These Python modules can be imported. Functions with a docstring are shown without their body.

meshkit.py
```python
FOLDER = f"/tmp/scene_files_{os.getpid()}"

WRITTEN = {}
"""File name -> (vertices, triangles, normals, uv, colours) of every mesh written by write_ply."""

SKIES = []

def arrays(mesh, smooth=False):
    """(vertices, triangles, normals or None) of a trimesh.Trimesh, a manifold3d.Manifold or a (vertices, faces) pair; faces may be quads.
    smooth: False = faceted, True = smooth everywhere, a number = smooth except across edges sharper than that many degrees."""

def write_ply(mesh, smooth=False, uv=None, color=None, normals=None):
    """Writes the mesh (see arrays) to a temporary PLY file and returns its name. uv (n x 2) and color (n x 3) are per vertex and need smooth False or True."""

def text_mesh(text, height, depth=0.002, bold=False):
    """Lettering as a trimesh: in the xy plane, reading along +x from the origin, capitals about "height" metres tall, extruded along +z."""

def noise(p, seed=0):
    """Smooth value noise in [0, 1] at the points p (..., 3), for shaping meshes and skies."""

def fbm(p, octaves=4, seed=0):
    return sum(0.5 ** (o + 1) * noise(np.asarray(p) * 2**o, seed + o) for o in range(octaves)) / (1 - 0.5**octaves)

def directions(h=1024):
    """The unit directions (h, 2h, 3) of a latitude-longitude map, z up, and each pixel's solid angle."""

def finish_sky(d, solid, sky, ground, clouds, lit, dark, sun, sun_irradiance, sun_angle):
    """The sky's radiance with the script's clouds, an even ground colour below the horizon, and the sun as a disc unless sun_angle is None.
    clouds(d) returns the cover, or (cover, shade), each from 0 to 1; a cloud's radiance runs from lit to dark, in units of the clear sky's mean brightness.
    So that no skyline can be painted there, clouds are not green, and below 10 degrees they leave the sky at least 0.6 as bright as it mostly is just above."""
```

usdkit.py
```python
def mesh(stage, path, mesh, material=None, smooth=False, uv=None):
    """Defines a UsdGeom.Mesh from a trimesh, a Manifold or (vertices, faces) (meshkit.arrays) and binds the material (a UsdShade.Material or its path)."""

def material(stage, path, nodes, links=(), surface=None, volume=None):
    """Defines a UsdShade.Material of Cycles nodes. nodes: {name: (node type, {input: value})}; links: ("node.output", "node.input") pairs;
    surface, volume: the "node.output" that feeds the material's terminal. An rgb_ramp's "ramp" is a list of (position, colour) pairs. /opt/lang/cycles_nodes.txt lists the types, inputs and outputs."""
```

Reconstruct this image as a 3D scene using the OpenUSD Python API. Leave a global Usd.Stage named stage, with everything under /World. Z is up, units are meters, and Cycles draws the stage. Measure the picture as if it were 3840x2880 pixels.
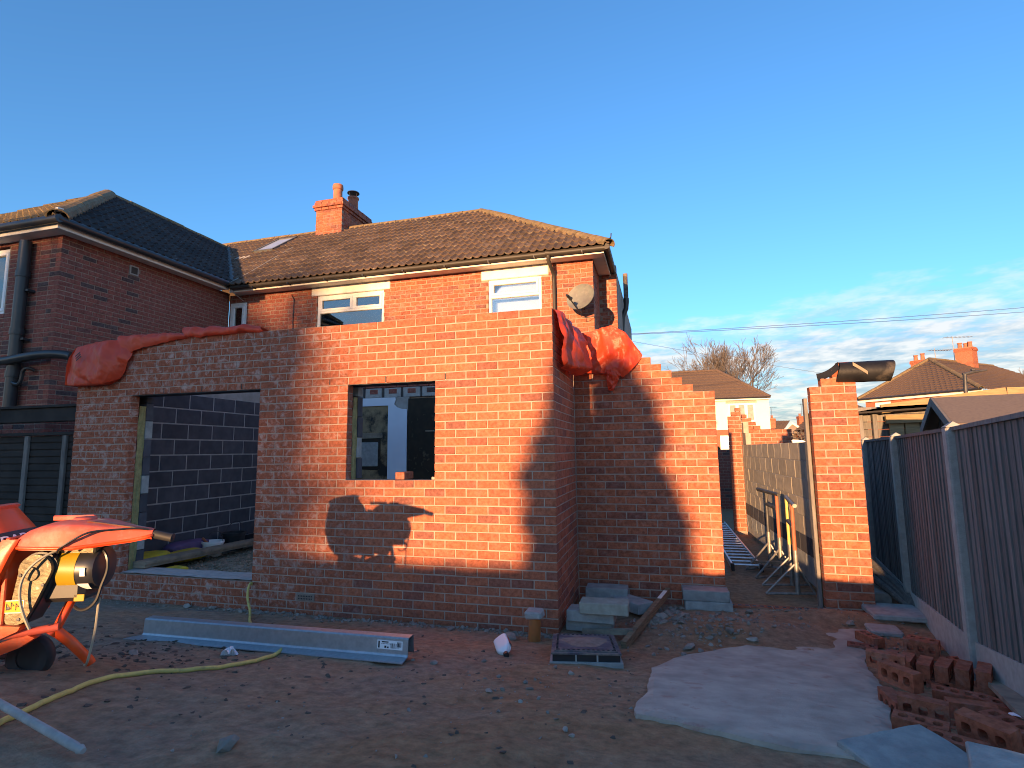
import math, random
import numpy as np
import trimesh, usdkit, meshkit
from pxr import Usd, UsdGeom, UsdLux, UsdShade, Gf, Sdf, Vt

stage = Usd.Stage.CreateInMemory()
UsdGeom.SetStageUpAxis(stage, UsdGeom.Tokens.z)
UsdGeom.SetStageMetersPerUnit(stage, 1.0)
WORLD = UsdGeom.Xform.Define(stage, '/World')
UsdGeom.Scope.Define(stage, '/World/Looks')
rnd = random.Random(7)
rng = np.random.default_rng(7)
PI = math.pi
TOP, G = 3.08, 0.084            # top of the new brickwork, height of one course
V3 = lambda *a: np.array(a, float)

# ------------------------------------------------------------------ camera
CAM = V3(0.9914, -5.1266, 1.6811)
_yaw, _pitch, _roll = 0.2679, 0.1227, -0.0121
_cy, _sy = math.cos(_yaw), math.sin(_yaw)
FWD = V3(-_sy * math.cos(_pitch), _cy * math.cos(_pitch), math.sin(_pitch))
_r0 = V3(_cy, _sy, 0); _u0 = np.cross(_r0, FWD)
RGT = _r0 * math.cos(_roll) + _u0 * math.sin(_roll)
UPV = -_r0 * math.sin(_roll) + _u0 * math.cos(_roll)
cam = UsdGeom.Camera.Define(stage, '/World/camera')
cam.CreateHorizontalApertureAttr(36.0); cam.CreateVerticalApertureAttr(27.0)
cam.CreateFocalLengthAttr(36.0 * 2033.4244 / 3840)
cam.CreateClippingRangeAttr(Gf.Vec2f(0.05, 2000))
m4 = Gf.Matrix4d(*RGT, 0, *UPV, 0, *(-FWD), 0, *CAM, 1)
cam.AddTransformOp().Set(m4)
cam.CreateExposureAttr(2.15)

# ------------------------------------------------------------------ sky and sun
SUN = V3(-0.145, -1.0, 0.062); SUN /= np.linalg.norm(SUN)      # towards the sun
SUN_EL, SUN_AZ = math.asin(SUN[2]), math.atan2(SUN[0], SUN[1])
usdkit.material(stage, '/World/Looks/sky_look', {
    'sky': ('sky_texture', {'sky_type': 'single_scattering', 'sun_disc': False, 'sun_elevation': SUN_EL, 'sun_rotation': SUN_AZ,
                            'air_density': 1.0, 'aerosol_density': 0.4, 'ozone_density': 3.7}),
    # a bank of thin broken cloud low over the horizon
    'tc': ('texture_coordinate', {}), 'sx': ('separate_xyz', {}), 'za': ('math', {'math_type': 'add', 'value2': .10}), 'dx': ('math', {'math_type': 'divide'}), 'dy': ('math', {'math_type': 'divide'}),
    'cv': ('combine_xyz', {'z': 3.7}), 'n1': ('noise_texture', {'scale': .62, 'detail': 8, 'roughness': .62, 'distortion': .35}), 'n2': ('noise_texture', {'scale': 4.2, 'detail': 5, 'roughness': .6}),
    'mx': ('mix_float', {'fac': .34}), 'bs': ('map_range', {'from_min': .14, 'from_max': .42, 'to_min': .20, 'to_max': -.42, 'clamp': True}), 'ad': ('math', {'math_type': 'add'}),
    'cr': ('map_range', {'from_min': .46, 'from_max': .70, 'to_max': .85, 'clamp': True}),
    'cc': ('rgb_ramp', {'ramp': [(.40, (.70, .86, .98)), (.60, (1.5, 1.42, 1.32))]}), 'cm': ('mix', {}),
    'bg': ('background_shader', {'strength': 0.15})},
    [('tc.generated', 'sx.vector'), ('sx.z', 'za.value1'), ('sx.x', 'dx.value1'), ('za.value', 'dx.value2'), ('sx.y', 'dy.value1'), ('za.value', 'dy.value2'), ('dx.value', 'cv.x'), ('dy.value', 'cv.y'),
     ('cv.vector', 'n1.vector'), ('cv.vector', 'n2.vector'), ('n1.fac', 'mx.a'), ('n2.fac', 'mx.b'), ('sx.z', 'bs.value'), ('mx.result', 'ad.value1'), ('bs.result', 'ad.value2'), ('ad.value', 'cr.value'),
     ('n2.fac', 'cc.fac'), ('sky.color', 'cm.color1'), ('cc.color', 'cm.color2'), ('cr.result', 'cm.fac'), ('cm.color', 'bg.color')], surface='bg.background')
dome = UsdLux.DomeLight.Define(stage, '/World/sky')
UsdShade.MaterialBindingAPI.Apply(dome.GetPrim()).Bind(UsdShade.Material.Get(stage, '/World/Looks/sky_look'))
dome.GetPrim().SetCustomDataByKey('kind', 'structure')
sun = UsdLux.DistantLight.Define(stage, '/World/sun')
sun.CreateIntensityAttr(0.78); sun.CreateAngleAttr(0.53); sun.CreateNormalizeAttr(True)
sun.CreateColorAttr(Gf.Vec3f(1.0, 0.56, 0.25))
_z = SUN; _x = np.cross(V3(0, 0, 1), _z); _x /= np.linalg.norm(_x); _y = np.cross(_z, _x)
sun.AddTransformOp().Set(Gf.Matrix4d(*_x, 0, *_y, 0, *_z, 0, 0, 0, 30, 1))

# ------------------------------------------------------------------ helpers: prims
_taken = {}
def numbered(path):
    k = _taken.get(path, -1) + 1
    _taken[path] = k
    return path if k == 0 else '%s_%03d' % (path, k)

def tag(prim, label=None, cat=None, group=None, kind=None):
    for k, v in (('label', label), ('category', cat), ('group', group), ('kind', kind)):
        if v: prim.SetCustomDataByKey(k, v)
    return prim

def ppath(parent):
    if parent is None: return '/World'
    return str(parent.GetPath())

def obj(name, mesh, mat, parent=None, smooth=False, label=None, cat=None, group=None, kind=None):
    path = numbered(ppath(parent) + '/' + name)
    m = usdkit.mesh(stage, path, mesh, '/World/Looks/' + mat, smooth=smooth)
    return tag(m.GetPrim(), label, cat, group, kind)

def thing(name, label, cat, loc=(0, 0, 0), rz=0, group=None):
    x = UsdGeom.Xform.Define(stage, numbered('/World/' + name))
    if tuple(loc) != (0, 0, 0): x.AddTranslateOp().Set(Gf.Vec3d(*map(float, loc)))
    if rz: x.AddRotateZOp().Set(math.degrees(rz))
    return tag(x.GetPrim(), label, cat, group)

# ------------------------------------------------------------------ helpers: meshes
class MB:
    def __init__(s): s.v, s.f, s.n = [], [], 0
    def add(s, vf):
        if hasattr(vf, 'vertices'): vf = (np.array(vf.vertices), np.array(vf.faces))
        v, f = np.asarray(vf[0], float), np.asarray(vf[1], int)
        if f.shape[1] == 4: f = np.vstack([f[:, [0, 1, 2]], f[:, [0, 2, 3]]])
        s.v.append(v); s.f.append(f + s.n); s.n += len(v); return s
    def get(s): return np.vstack(s.v), np.vstack(s.f)

BOXF = np.array([[0, 3, 2, 1], [4, 5, 6, 7], [0, 1, 5, 4], [1, 2, 6, 5], [2, 3, 7, 6], [3, 0, 4, 7]])
def box(x0, x1, y0, y1, z0, z1):
    return V3([x0, y0, z0], [x1, y0, z0], [x1, y1, z0], [x0, y1, z0], [x0, y0, z1], [x1, y0, z1], [x1, y1, z1], [x0, y1, z1]), BOXF

def rbox(x0, x1, y0, y1, z0, z1, ch=.004):
    """a box with all edges chamfered (44 triangles)"""
    c = [(x0 + x1) / 2, (y0 + y1) / 2, (z0 + z1) / 2]; h = [(x1 - x0) / 2, (y1 - y0) / 2, (z1 - z0) / 2]
    ch = min(ch, *(.4 * k for k in h)); pts = []
    for sx in (-1, 1):
        for sy in (-1, 1):
            for sz in (-1, 1):
                for k in range(3):
                    p = [sx * (h[0] - ch), sy * (h[1] - ch), sz * (h[2] - ch)]; p[k] += (sx, sy, sz)[k] * ch
                    pts.append([p[i] + c[i] for i in range(3)])
    hull = trimesh.convex.convex_hull(np.array(pts), qhull_options='QbB Pp')
    return np.array(hull.vertices), np.array(hull.faces)
_HB = rbox(-1, 1, -1, 1, -1, 1, .1)
def rbox(x0, x1, y0, y1, z0, z1, ch=.004):
    v, f = _HB; h = V3(x1 - x0, y1 - y0, z1 - z0) / 2; c = V3(x1 + x0, y1 + y0, z1 + z0) / 2
    ch = np.minimum(ch, .4 * h)
    s = np.sign(v); inner = np.abs(v) < .95
    return c + s * (h - np.where(inner, ch, 0)), f

def xf(vf, loc=(0, 0, 0), rz=0, rx=0, ry=0, s=1):
    v = np.asarray(vf[0], float) * s
    for a, i, j in ((rx, 1, 2), (ry, 2, 0), (rz, 0, 1)):
        if a:
            c, n = math.cos(a), math.sin(a); p, q = v[:, i].copy(), v[:, j].copy()
            v[:, i], v[:, j] = c * p - n * q, n * p + c * q
    return v + np.asarray(loc, float), vf[1]

def tube(pts, r, n=8, cap=True):
    pts = np.asarray(pts, float); k = len(pts); r = np.broadcast_to(np.asarray(r, float), (k,))
    t = np.gradient(pts, axis=0); t /= np.maximum(np.linalg.norm(t, axis=1, keepdims=True), 1e-9)
    ref = V3(0, 0, 1) if abs(t[0][2]) < .9 else V3(1, 0, 0)
    a = np.cross(t[0], ref); a /= np.linalg.norm(a); V = []
    for i in range(k):
        a = a - t[i] * (a @ t[i]); a /= np.linalg.norm(a); b = np.cross(t[i], a)
        w = np.arange(n) * 2 * PI / n
        V.append(pts[i] + r[i] * (np.cos(w)[:, None] * a + np.sin(w)[:, None] * b))
    V = np.vstack(V); F = []
    for i in range(k - 1):
        for j in range(n):
            p, q = i * n + j, i * n + (j + 1) % n
            F += [[p, q, q + n], [p, q + n, p + n]]
    if cap:
        V = np.vstack([V, pts[0], pts[-1]])
        for j in range(n):
            F += [[len(V) - 2, (j + 1) % n, j], [len(V) - 1, (k - 1) * n + j, (k - 1) * n + (j + 1) % n]]
    return V, np.array(F)

def lathe(prof, n=24, loc=(0, 0, 0)):
    prof = np.asarray(prof, float); k = len(prof); w = np.arange(n) * 2 * PI / n
    V = np.stack([np.outer(prof[:, 0], np.cos(w)), np.outer(prof[:, 0], np.sin(w)), np.repeat(prof[:, 1:2], n, 1)], -1).reshape(-1, 3)
    F = []
    for i in range(k - 1):
        for j in range(n):
            p, q = i * n + j, i * n + (j + 1) % n
            F += [[p, q, q + n], [p, q + n, p + n]]
    return V + np.asarray(loc, float), np.array(F)

def prism(poly, h, loc=(0, 0, 0)):
    """a plan outline (x, y) extruded up by h"""
    from shapely.geometry import Polygon
    m = trimesh.creation.extrude_polygon(Polygon(poly), h, engine='earcut')
    return np.array(m.vertices) + np.asarray(loc, float), np.array(m.faces)

def sheet(P):
    """grid of points (m, n, 3) as a surface"""
    P = np.asarray(P, float); m, n = P.shape[:2]; i = np.arange(m * n).reshape(m, n)
    q = np.stack([i[:-1, :-1], i[:-1, 1:], i[1:, 1:], i[1:, :-1]], -1).reshape(-1, 4)
    return P.reshape(-1, 3), q

def smooth_path(pts, k=8):
    from scipy.interpolate import CubicSpline
    pts = np.asarray(pts, float); d = np.r_[0, np.cumsum(np.linalg.norm(np.diff(pts, axis=0), axis=1))]
    return CubicSpline(d, pts)(np.linspace(0, d[-1], (len(pts) - 1) * k + 1))

fbm = meshkit.fbm
def roughen(vf, amp, scale, seed=0):
    v = np.asarray(vf[0], float); o = np.stack([fbm(v * scale + 17.3 * k, 3, seed + k) - .5 for k in range(3)], -1)
    return v + amp * 2 * o, vf[1]

ICO1 = trimesh.creation.icosphere(1); ICO2 = trimesh.creation.icosphere(2)
def _lump(seed, n):
    q = np.random.default_rng(seed); p = q.normal(0, 1, (n, 3)); p /= np.linalg.norm(p, axis=1, keepdims=True); p *= q.uniform(.72, 1.1, (n, 1))
    h = trimesh.convex.convex_hull(p); return np.array(h.vertices), np.array(h.faces)
LUMPS = [_lump(i, 9 + i % 5) for i in range(24)]; BIGLUMPS = [_lump(50 + i, 20) for i in range(12)]
def stone(r, seed, flat=.65, ico=None):
    """an angular broken lump"""
    q = random.Random(seed); v, f = (BIGLUMPS if ico is not None else LUMPS)[q.randrange(12)]
    v = v * V3(q.uniform(.8, 1.45), q.uniform(.65, 1.0), q.uniform(flat - .2, flat + .15)) * r
    return xf((v, f), rz=q.uniform(0, 6.3), rx=q.uniform(-.35, .35))

# ------------------------------------------------------------------ helpers: materials
def mat(name, c1, c2=None, rough=.8, scale=6.0, detail=4, bump=0.0, bscale=80, metallic=0.0, spec=.3, lo=.35, hi=.65, coat=0, dirt=None, dscale=3.0, dlo=.5, dhi=.7, stretch=None, rand=0, transl=0, bdist=.01):
    c2 = c2 or tuple(.75 * c for c in c1)
    N = {'g': ('geometry', {}), 'n': ('noise_texture', {'scale': scale, 'detail': detail, 'roughness': .6}),
         'r': ('rgb_ramp', {'ramp': [(lo, c1), (hi, c2)]}),
         'p': ('principled_bsdf', {'roughness': rough, 'metallic': metallic, 'specular_ior_level': spec, 'coat_weight': coat})}
    L = [('n.fac', 'r.fac')]
    vec = 'g.position'
    if stretch:
        N['map'] = ('mapping', {'scale': stretch}); L += [('g.position', 'map.vector')]; vec = 'map.vector'
    L.append((vec, 'n.vector')); col = 'r.color'
    if dirt:
        N['dn'] = ('noise_texture', {'scale': dscale, 'detail': 6, 'roughness': .65}); N['dr'] = ('map_range', {'from_min': dlo, 'from_max': dhi, 'clamp': True})
        N['dm'] = ('mix', {'color2': dirt}); L += [(vec, 'dn.vector'), ('dn.fac', 'dr.value'), ('dr.result', 'dm.fac'), (col, 'dm.color1')]; col = 'dm.color'
    if rand:
        N['oi'] = ('object_info', {}); N['ad'] = ('math', {'math_type': 'add'}); N['fr'] = ('math', {'math_type': 'fraction'})
        N['rm'] = ('map_range', {'to_min': 1 - rand, 'to_max': 1 + rand * .6}); N['hv'] = ('hsv', {})
        L += [('oi.random', 'ad.value1'), ('g.random_per_island', 'ad.value2'), ('ad.value', 'fr.value1'), ('fr.value', 'rm.value'), ('rm.result', 'hv.value'), (col, 'hv.color')]; col = 'hv.color'
    L.append((col, 'p.base_color'))
    if bump:
        N['bn'] = ('noise_texture', {'scale': bscale, 'detail': 5, 'roughness': .6}); N['b'] = ('bump', {'strength': bump, 'distance': bdist})
        L += [(vec, 'bn.vector'), ('bn.fac', 'b.height'), ('b.normal', 'p.normal')]
    out = 'p.BSDF'
    if transl:
        N['t'] = ('translucent_bsdf', {}); N['mx'] = ('mix_closure', {'fac': transl}); L += [(col, 't.color'), ('p.BSDF', 'mx.closure1'), ('t.BSDF', 'mx.closure2')]; out = 'mx.closure'
    return usdkit.material(stage, '/World/Looks/' + name, N, L, surface=out)

def brickmat(name, tones, eff=0.0, effcol=(.55, .5, .46), region=None, dark=.55):
    """fired clay: a tone per brick, mottling, and lime bloom (efflorescence) of strength eff"""
    N = {'g': ('geometry', {}), 'oi': ('object_info', {}), 'ad': ('math', {'math_type': 'add'}), 'fr': ('math', {'math_type': 'fraction'}),
         'r': ('rgb_ramp', {'ramp': tones}),
         'n': ('noise_texture', {'scale': 28.0, 'detail': 6, 'roughness': .65}), 'nr': ('map_range', {'from_min': .3, 'from_max': .7, 'to_min': dark, 'to_max': 1.25}), 'hv': ('hsv', {}),
         'p': ('principled_bsdf', {'roughness': .88, 'specular_ior_level': .2}),
         'bn': ('noise_texture', {'scale': 190.0, 'detail': 5}), 'b': ('bump', {'strength': .35, 'distance': .004})}
    L = [('oi.random', 'ad.value1'), ('g.random_per_island', 'ad.value2'), ('ad.value', 'fr.value1'), ('fr.value', 'r.fac'),
         ('g.position', 'n.vector'), ('n.fac', 'nr.value'), ('nr.result', 'hv.value'), ('r.color', 'hv.color'),
         ('g.position', 'bn.vector'), ('bn.fac', 'b.height'), ('b.normal', 'p.normal')]
    col = 'hv.color'
    if eff:
        N.update({'e1': ('noise_texture', {'scale': 11.0, 'detail': 7, 'roughness': .7, 'distortion': .6}), 'em': ('map_range', {'from_min': .50, 'from_max': .66, 'to_max': eff, 'clamp': True}),
                  'ex': ('mix', {'color2': effcol})})
        L += [('g.position', 'e1.vector'), ('e1.fac', 'em.value'), (col, 'ex.color1')]
        f = 'em.result'
        if region:      # lime bloom where it grew on the wall: between these x limits
            N.update({'sx': ('separate_xyz', {}), 'rx': ('map_range', {'from_min': region[0], 'from_max': region[1], 'to_min': 1.0, 'to_max': .12, 'clamp': True}), 'mu': ('math', {'math_type': 'multiply'})})
            L += [('g.position', 'sx.vector'), ('sx.x', 'rx.value'), ('rx.result', 'mu.value1'), (f, 'mu.value2')]; f = 'mu.value'
        L.append((f, 'ex.fac')); col = 'ex.color'
    L.append((col, 'p.base_color'))
    return usdkit.material(stage, '/World/Looks/' + name, N, L, surface='p.BSDF')

NEWT = [(0, (.32, .10, .055)), (.3, (.38, .118, .064)), (.62, (.43, .135, .072)), (.78, (.34, .105, .06)), (.86, (.23, .085, .062)), (.93, (.26, .09, .062)), (1, (.38, .135, .08))]
brickmat('new_brick', NEWT, .5, region=(-3.3, -1.7))
brickmat('new_brick_plain', NEWT, .12)
brickmat('old_brick', [(0, (.28, .085, .05)), (.4, (.36, .11, .06)), (.62, (.30, .09, .06)), (.8, (.19, .075, .06)), (1, (.40, .13, .07))], .15)
brickmat('wing_brick', [(0, (.22, .075, .06)), (.45, (.27, .09, .068)), (.8, (.24, .085, .066)), (.9, (.085, .055, .055)), (1, (.11, .07, .065))], .06)
brickmat('far_brick', [(0, (.33, .10, .06)), (1, (.38, .13, .075))], .08)
mat('mortar', (.40, .315, .255), (.32, .255, .21), rough=.95, scale=14, bump=.5, bscale=120)
mat('old_mortar', (.33, .25, .19), (.24, .17, .13), rough=.95, scale=10, bump=.4)
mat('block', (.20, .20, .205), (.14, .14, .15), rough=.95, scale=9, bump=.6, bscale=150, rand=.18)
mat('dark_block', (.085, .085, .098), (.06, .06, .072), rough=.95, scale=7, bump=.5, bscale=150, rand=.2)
mat('tan_block', (.42, .375, .30), (.33, .295, .24), rough=.95, scale=9, bump=.5, bscale=150, rand=.15)
mat('block_mortar', (.36, .35, .34), (.28, .275, .27), rough=.95, scale=12, bump=.4)
mat('loose_block', (.36, .37, .355), (.26, .27, .265), rough=.95, scale=12, bump=.6, bscale=140, rand=.12)
mat('buff_block', (.38, .36, .30), (.29, .27, .22), rough=.95, scale=12, bump=.6, bscale=140)
mat('concrete', (.44, .37, .30), (.30, .25, .205), rough=.93, scale=5, detail=8, bump=.5, bscale=90, dirt=(.30, .16, .13), dscale=9, dlo=.58, dhi=.75)
mat('post_concrete', (.36, .35, .33), (.28, .275, .26), rough=.95, scale=16, bump=.4, bscale=120)
mat('white_paint', (.78, .75, .68), (.70, .66, .60), rough=.6, scale=5)
mat('white_plastic', (.80, .80, .79), (.76, .76, .75), rough=.35, scale=3, dirt=(.45, .40, .33), dscale=9, dlo=.6, dhi=.8)
mat('cream_render', (.74, .69, .58), (.70, .65, .54), rough=.85, scale=2)
mat('black_plastic', (.018, .018, .02), (.028, .028, .03), rough=.35, scale=5, spec=.5)
mat('gutter_plastic', (.05, .042, .035), (.035, .03, .027), rough=.5, scale=4)
mat('black_rubber', (.02, .02, .022), (.035, .035, .037), rough=.6, scale=9)
mat('lead', (.10, .105, .11), (.07, .075, .08), rough=.6, scale=5)
mat('roof_tile', (.135, .088, .062), (.085, .062, .05), rough=.9, scale=5, detail=6, bump=.4, bscale=120, dirt=(.25, .21, .16), dscale=13, dlo=.56, dhi=.70, rand=.3)
mat('dark_roof_tile', (.060, .048, .045), (.042, .036, .036), rough=.75, scale=5, detail=6, bump=.4, bscale=120, dirt=(.17, .17, .178), dscale=15, dlo=.60, dhi=.74, rand=.25)
mat('mossy_tile', (.20, .135, .075), (.12, .095, .05), rough=.95, scale=9, detail=6, bump=.8, bscale=60, dirt=(.24, .19, .12), dscale=14, dlo=.5, dhi=.7)
mat('terracotta', (.42, .16, .09), (.30, .115, .075), rough=.85, scale=9, dirt=(.10, .07, .06), dscale=6, dlo=.55, dhi=.75)
mat('galvanised', (.42, .45, .48), (.34, .37, .40), rough=.42, scale=30, metallic=.75, bump=.08, bscale=40)
mat('steel_dark', (.10, .10, .105), (.06, .06, .065), rough=.55, metallic=.6, scale=12)
mat('steel_tube', (.30, .30, .29), (.20, .19, .18), rough=.5, metallic=.6, scale=20)
mat('aluminium', (.62, .63, .65), (.5, .5, .52), rough=.4, metallic=.9, scale=20)
mat('rust_paint', (.40, .13, .07), (.30, .10, .06), rough=.6, scale=20)
mat('mixer_orange', (.78, .085, .012), (.66, .065, .012), rough=.36, scale=5, spec=.5, dirt=(.45, .20, .13), dscale=7, dlo=.52, dhi=.85, bump=.05)
mat('mixer_pink', (.72, .13, .075), (.62, .11, .07), rough=.5, scale=6, dirt=(.50, .30, .24), dscale=9, dlo=.5, dhi=.85, bump=.1)
mat('gear_plate', (.17, .14, .085), (.10, .085, .055), rough=.45, metallic=.4, scale=12, bump=.4, bscale=40, dirt=(.42, .38, .30), dscale=22, dlo=.6, dhi=.7)
mat('sticker_yellow', (.42, .28, .012), (.34, .22, .012), rough=.4, scale=4)
mat('sticker_orange', (.85, .42, .01), (.80, .36, .01), rough=.4, scale=4)
mat('sticker_white', (.74, .75, .77), (.68, .69, .72), rough=.45, scale=5)
mat('sticker_ink', (.03, .03, .035), rough=.5)
mat('sticker_red', (.65, .06, .03), rough=.45)
mat('text_white', (.82, .82, .82), rough=.5)
mat('band_black', (.03, .03, .035), (.06, .058, .06), rough=.55, scale=8)
mat('hose_yellow', (.60, .48, .14), (.50, .40, .12), rough=.5, scale=30, dirt=(.25, .19, .11), dscale=12, dlo=.55, dhi=.75)
mat('cable_grey', (.36, .33, .24), (.28, .26, .20), rough=.5, scale=20)
mat('tarp', (.78, .085, .028), (.66, .065, .025), rough=.42, scale=4, spec=.5, transl=.28, bump=.35, bscale=14, bdist=.03)
mat('insulation', (.36, .32, .14), (.26, .22, .10), rough=1, scale=20, bump=1, bscale=60)
mat('timber', (.30, .20, .115), (.20, .135, .08), rough=.85, scale=5, stretch=(3, 3, 30), bump=.3, bscale=30, dirt=(.12, .09, .06), dscale=2)
mat('plank_timber', (.29, .235, .17), (.21, .17, .125), rough=.85, scale=9, bump=.3, bscale=60, dirt=(.14, .115, .09), dscale=5)
mat('grey_timber', (.20, .185, .17), (.13, .12, .115), rough=.9, scale=7, stretch=(6, 6, .8), bump=.35, bscale=25, rand=.25)
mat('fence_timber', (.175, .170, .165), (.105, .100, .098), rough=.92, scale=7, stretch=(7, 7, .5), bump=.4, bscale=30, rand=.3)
mat('shed_timber', (.34, .235, .125), (.25, .17, .09), rough=.9, scale=6, stretch=(1, 1, 9), bump=.3, bscale=25, rand=.15)
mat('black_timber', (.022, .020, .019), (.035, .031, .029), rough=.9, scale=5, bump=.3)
mat('felt', (.20, .155, .125), (.16, .125, .105), rough=.97, scale=30, bump=.5, bscale=400)
mat('dpc_roll', (.010, .010, .012), (.018, .018, .02), rough=.5, spec=.25, scale=7, bump=.2, bscale=20, dirt=(.10, .085, .07), dscale=4, dlo=.55, dhi=.75)
mat('stone', (.33, .295, .25), (.20, .17, .14), rough=.95, scale=8, bump=.6, bscale=80, rand=.35)
mat('gravel', (.36, .31, .24), (.20, .178, .12), rough=.95, scale=25, bump=.6, bscale=80, rand=.4)
mat('clod', (.11, .085, .066), (.08, .062, .05), rough=1, scale=20, bump=.8, bscale=80, rand=.2)
mat('drain_orange', (.42, .15, .045), (.34, .11, .035), rough=.4, scale=7, dirt=(.20, .12, .08), dscale=6)
mat('lid_plastic', (.055, .055, .075), (.085, .082, .10), rough=.5, scale=14, bump=.4, bscale=60, dirt=(.25, .21, .17), dscale=7, dlo=.45, dhi=.7)
mat('sand', (.27, .215, .178), (.20, .155, .12), rough=1, scale=20, bump=.9, bscale=90)
mat('plaster', (.62, .66, .74), (.58, .62, .70), rough=.8, scale=3)
mat('grey_render', (.34, .32, .30), (.26, .24, .22), rough=.9, scale=6, bump=.3)
mat('old_door', (.29, .21, .12), (.22, .155, .085), rough=.7, scale=5, dirt=(.02, .018, .016), dscale=2.2, dlo=.47, dhi=.60)
mat('dark_board', (.035, .026, .016), (.018, .014, .010), rough=.8, scale=5, dirt=(.14, .115, .07), dscale=5, dlo=.60, dhi=.78)
mat('purple_bag', (.12, .075, .17), rough=.6)
mat('yellow_bag', (.55, .43, .03), (.42, .32, .03), rough=.6, scale=8, bump=.5, bscale=20, dirt=(.20, .13, .12), dscale=9, dlo=.58, dhi=.72)
mat('bark', (.13, .108, .095), (.085, .072, .066), rough=.95, scale=12)
mat('conifer', (.03, .05, .022), (.02, .034, .016), rough=.9, scale=6, rand=.3)
mat('hedge', (.10, .11, .03), (.05, .07, .02), rough=.9, scale=8, rand=.3)
mat('aerial_metal', (.35, .34, .33), rough=.5, metallic=.5)
mat('wire', (.05, .05, .055), rough=.7)
mat('blind_glass', (.34, .37, .43), (.28, .31, .37), rough=.15, scale=3, spec=.8)
mat('room_dark', (.05, .045, .04), rough=.9)
mat('curtain', (.72, .72, .72), (.62, .62, .63), rough=.9, scale=7, stretch=(9, 9, .4))
mat('dish_grey', (.17, .178, .155), (.13, .125, .12), rough=.55, scale=6, dirt=(.25, .23, .20), dscale=8, dlo=.55, dhi=.8)
mat('stack_pipe', (.20, .15, .11), (.07, .06, .055), rough=.8, scale=9, lo=.45, hi=.55)
mat('car_white', (.75, .76, .78), rough=.3, spec=.5, coat=.5)
mat('asphalt', (.055, .054, .053), (.04, .04, .04), rough=.95, scale=30, bump=.4, bscale=200)
mat('skin', (.5, .32, .24), rough=.6)
mat('clothes', (.05, .055, .07), (.04, .045, .055), rough=.9)
usdkit.material(stage, '/World/Looks/glass', {'f': ('fresnel', {'IOR': 2.5}), 't': ('transparent_bsdf', {'color': (.85, .88, .88)}), 'gl': ('glossy_bsdf', {'color': (1, 1, 1), 'roughness': .02}), 'm': ('mix_closure', {})},
    [('f.fac', 'm.fac'), ('t.BSDF', 'm.closure1'), ('gl.BSDF', 'm.closure2')], surface='m.closure')
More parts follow.
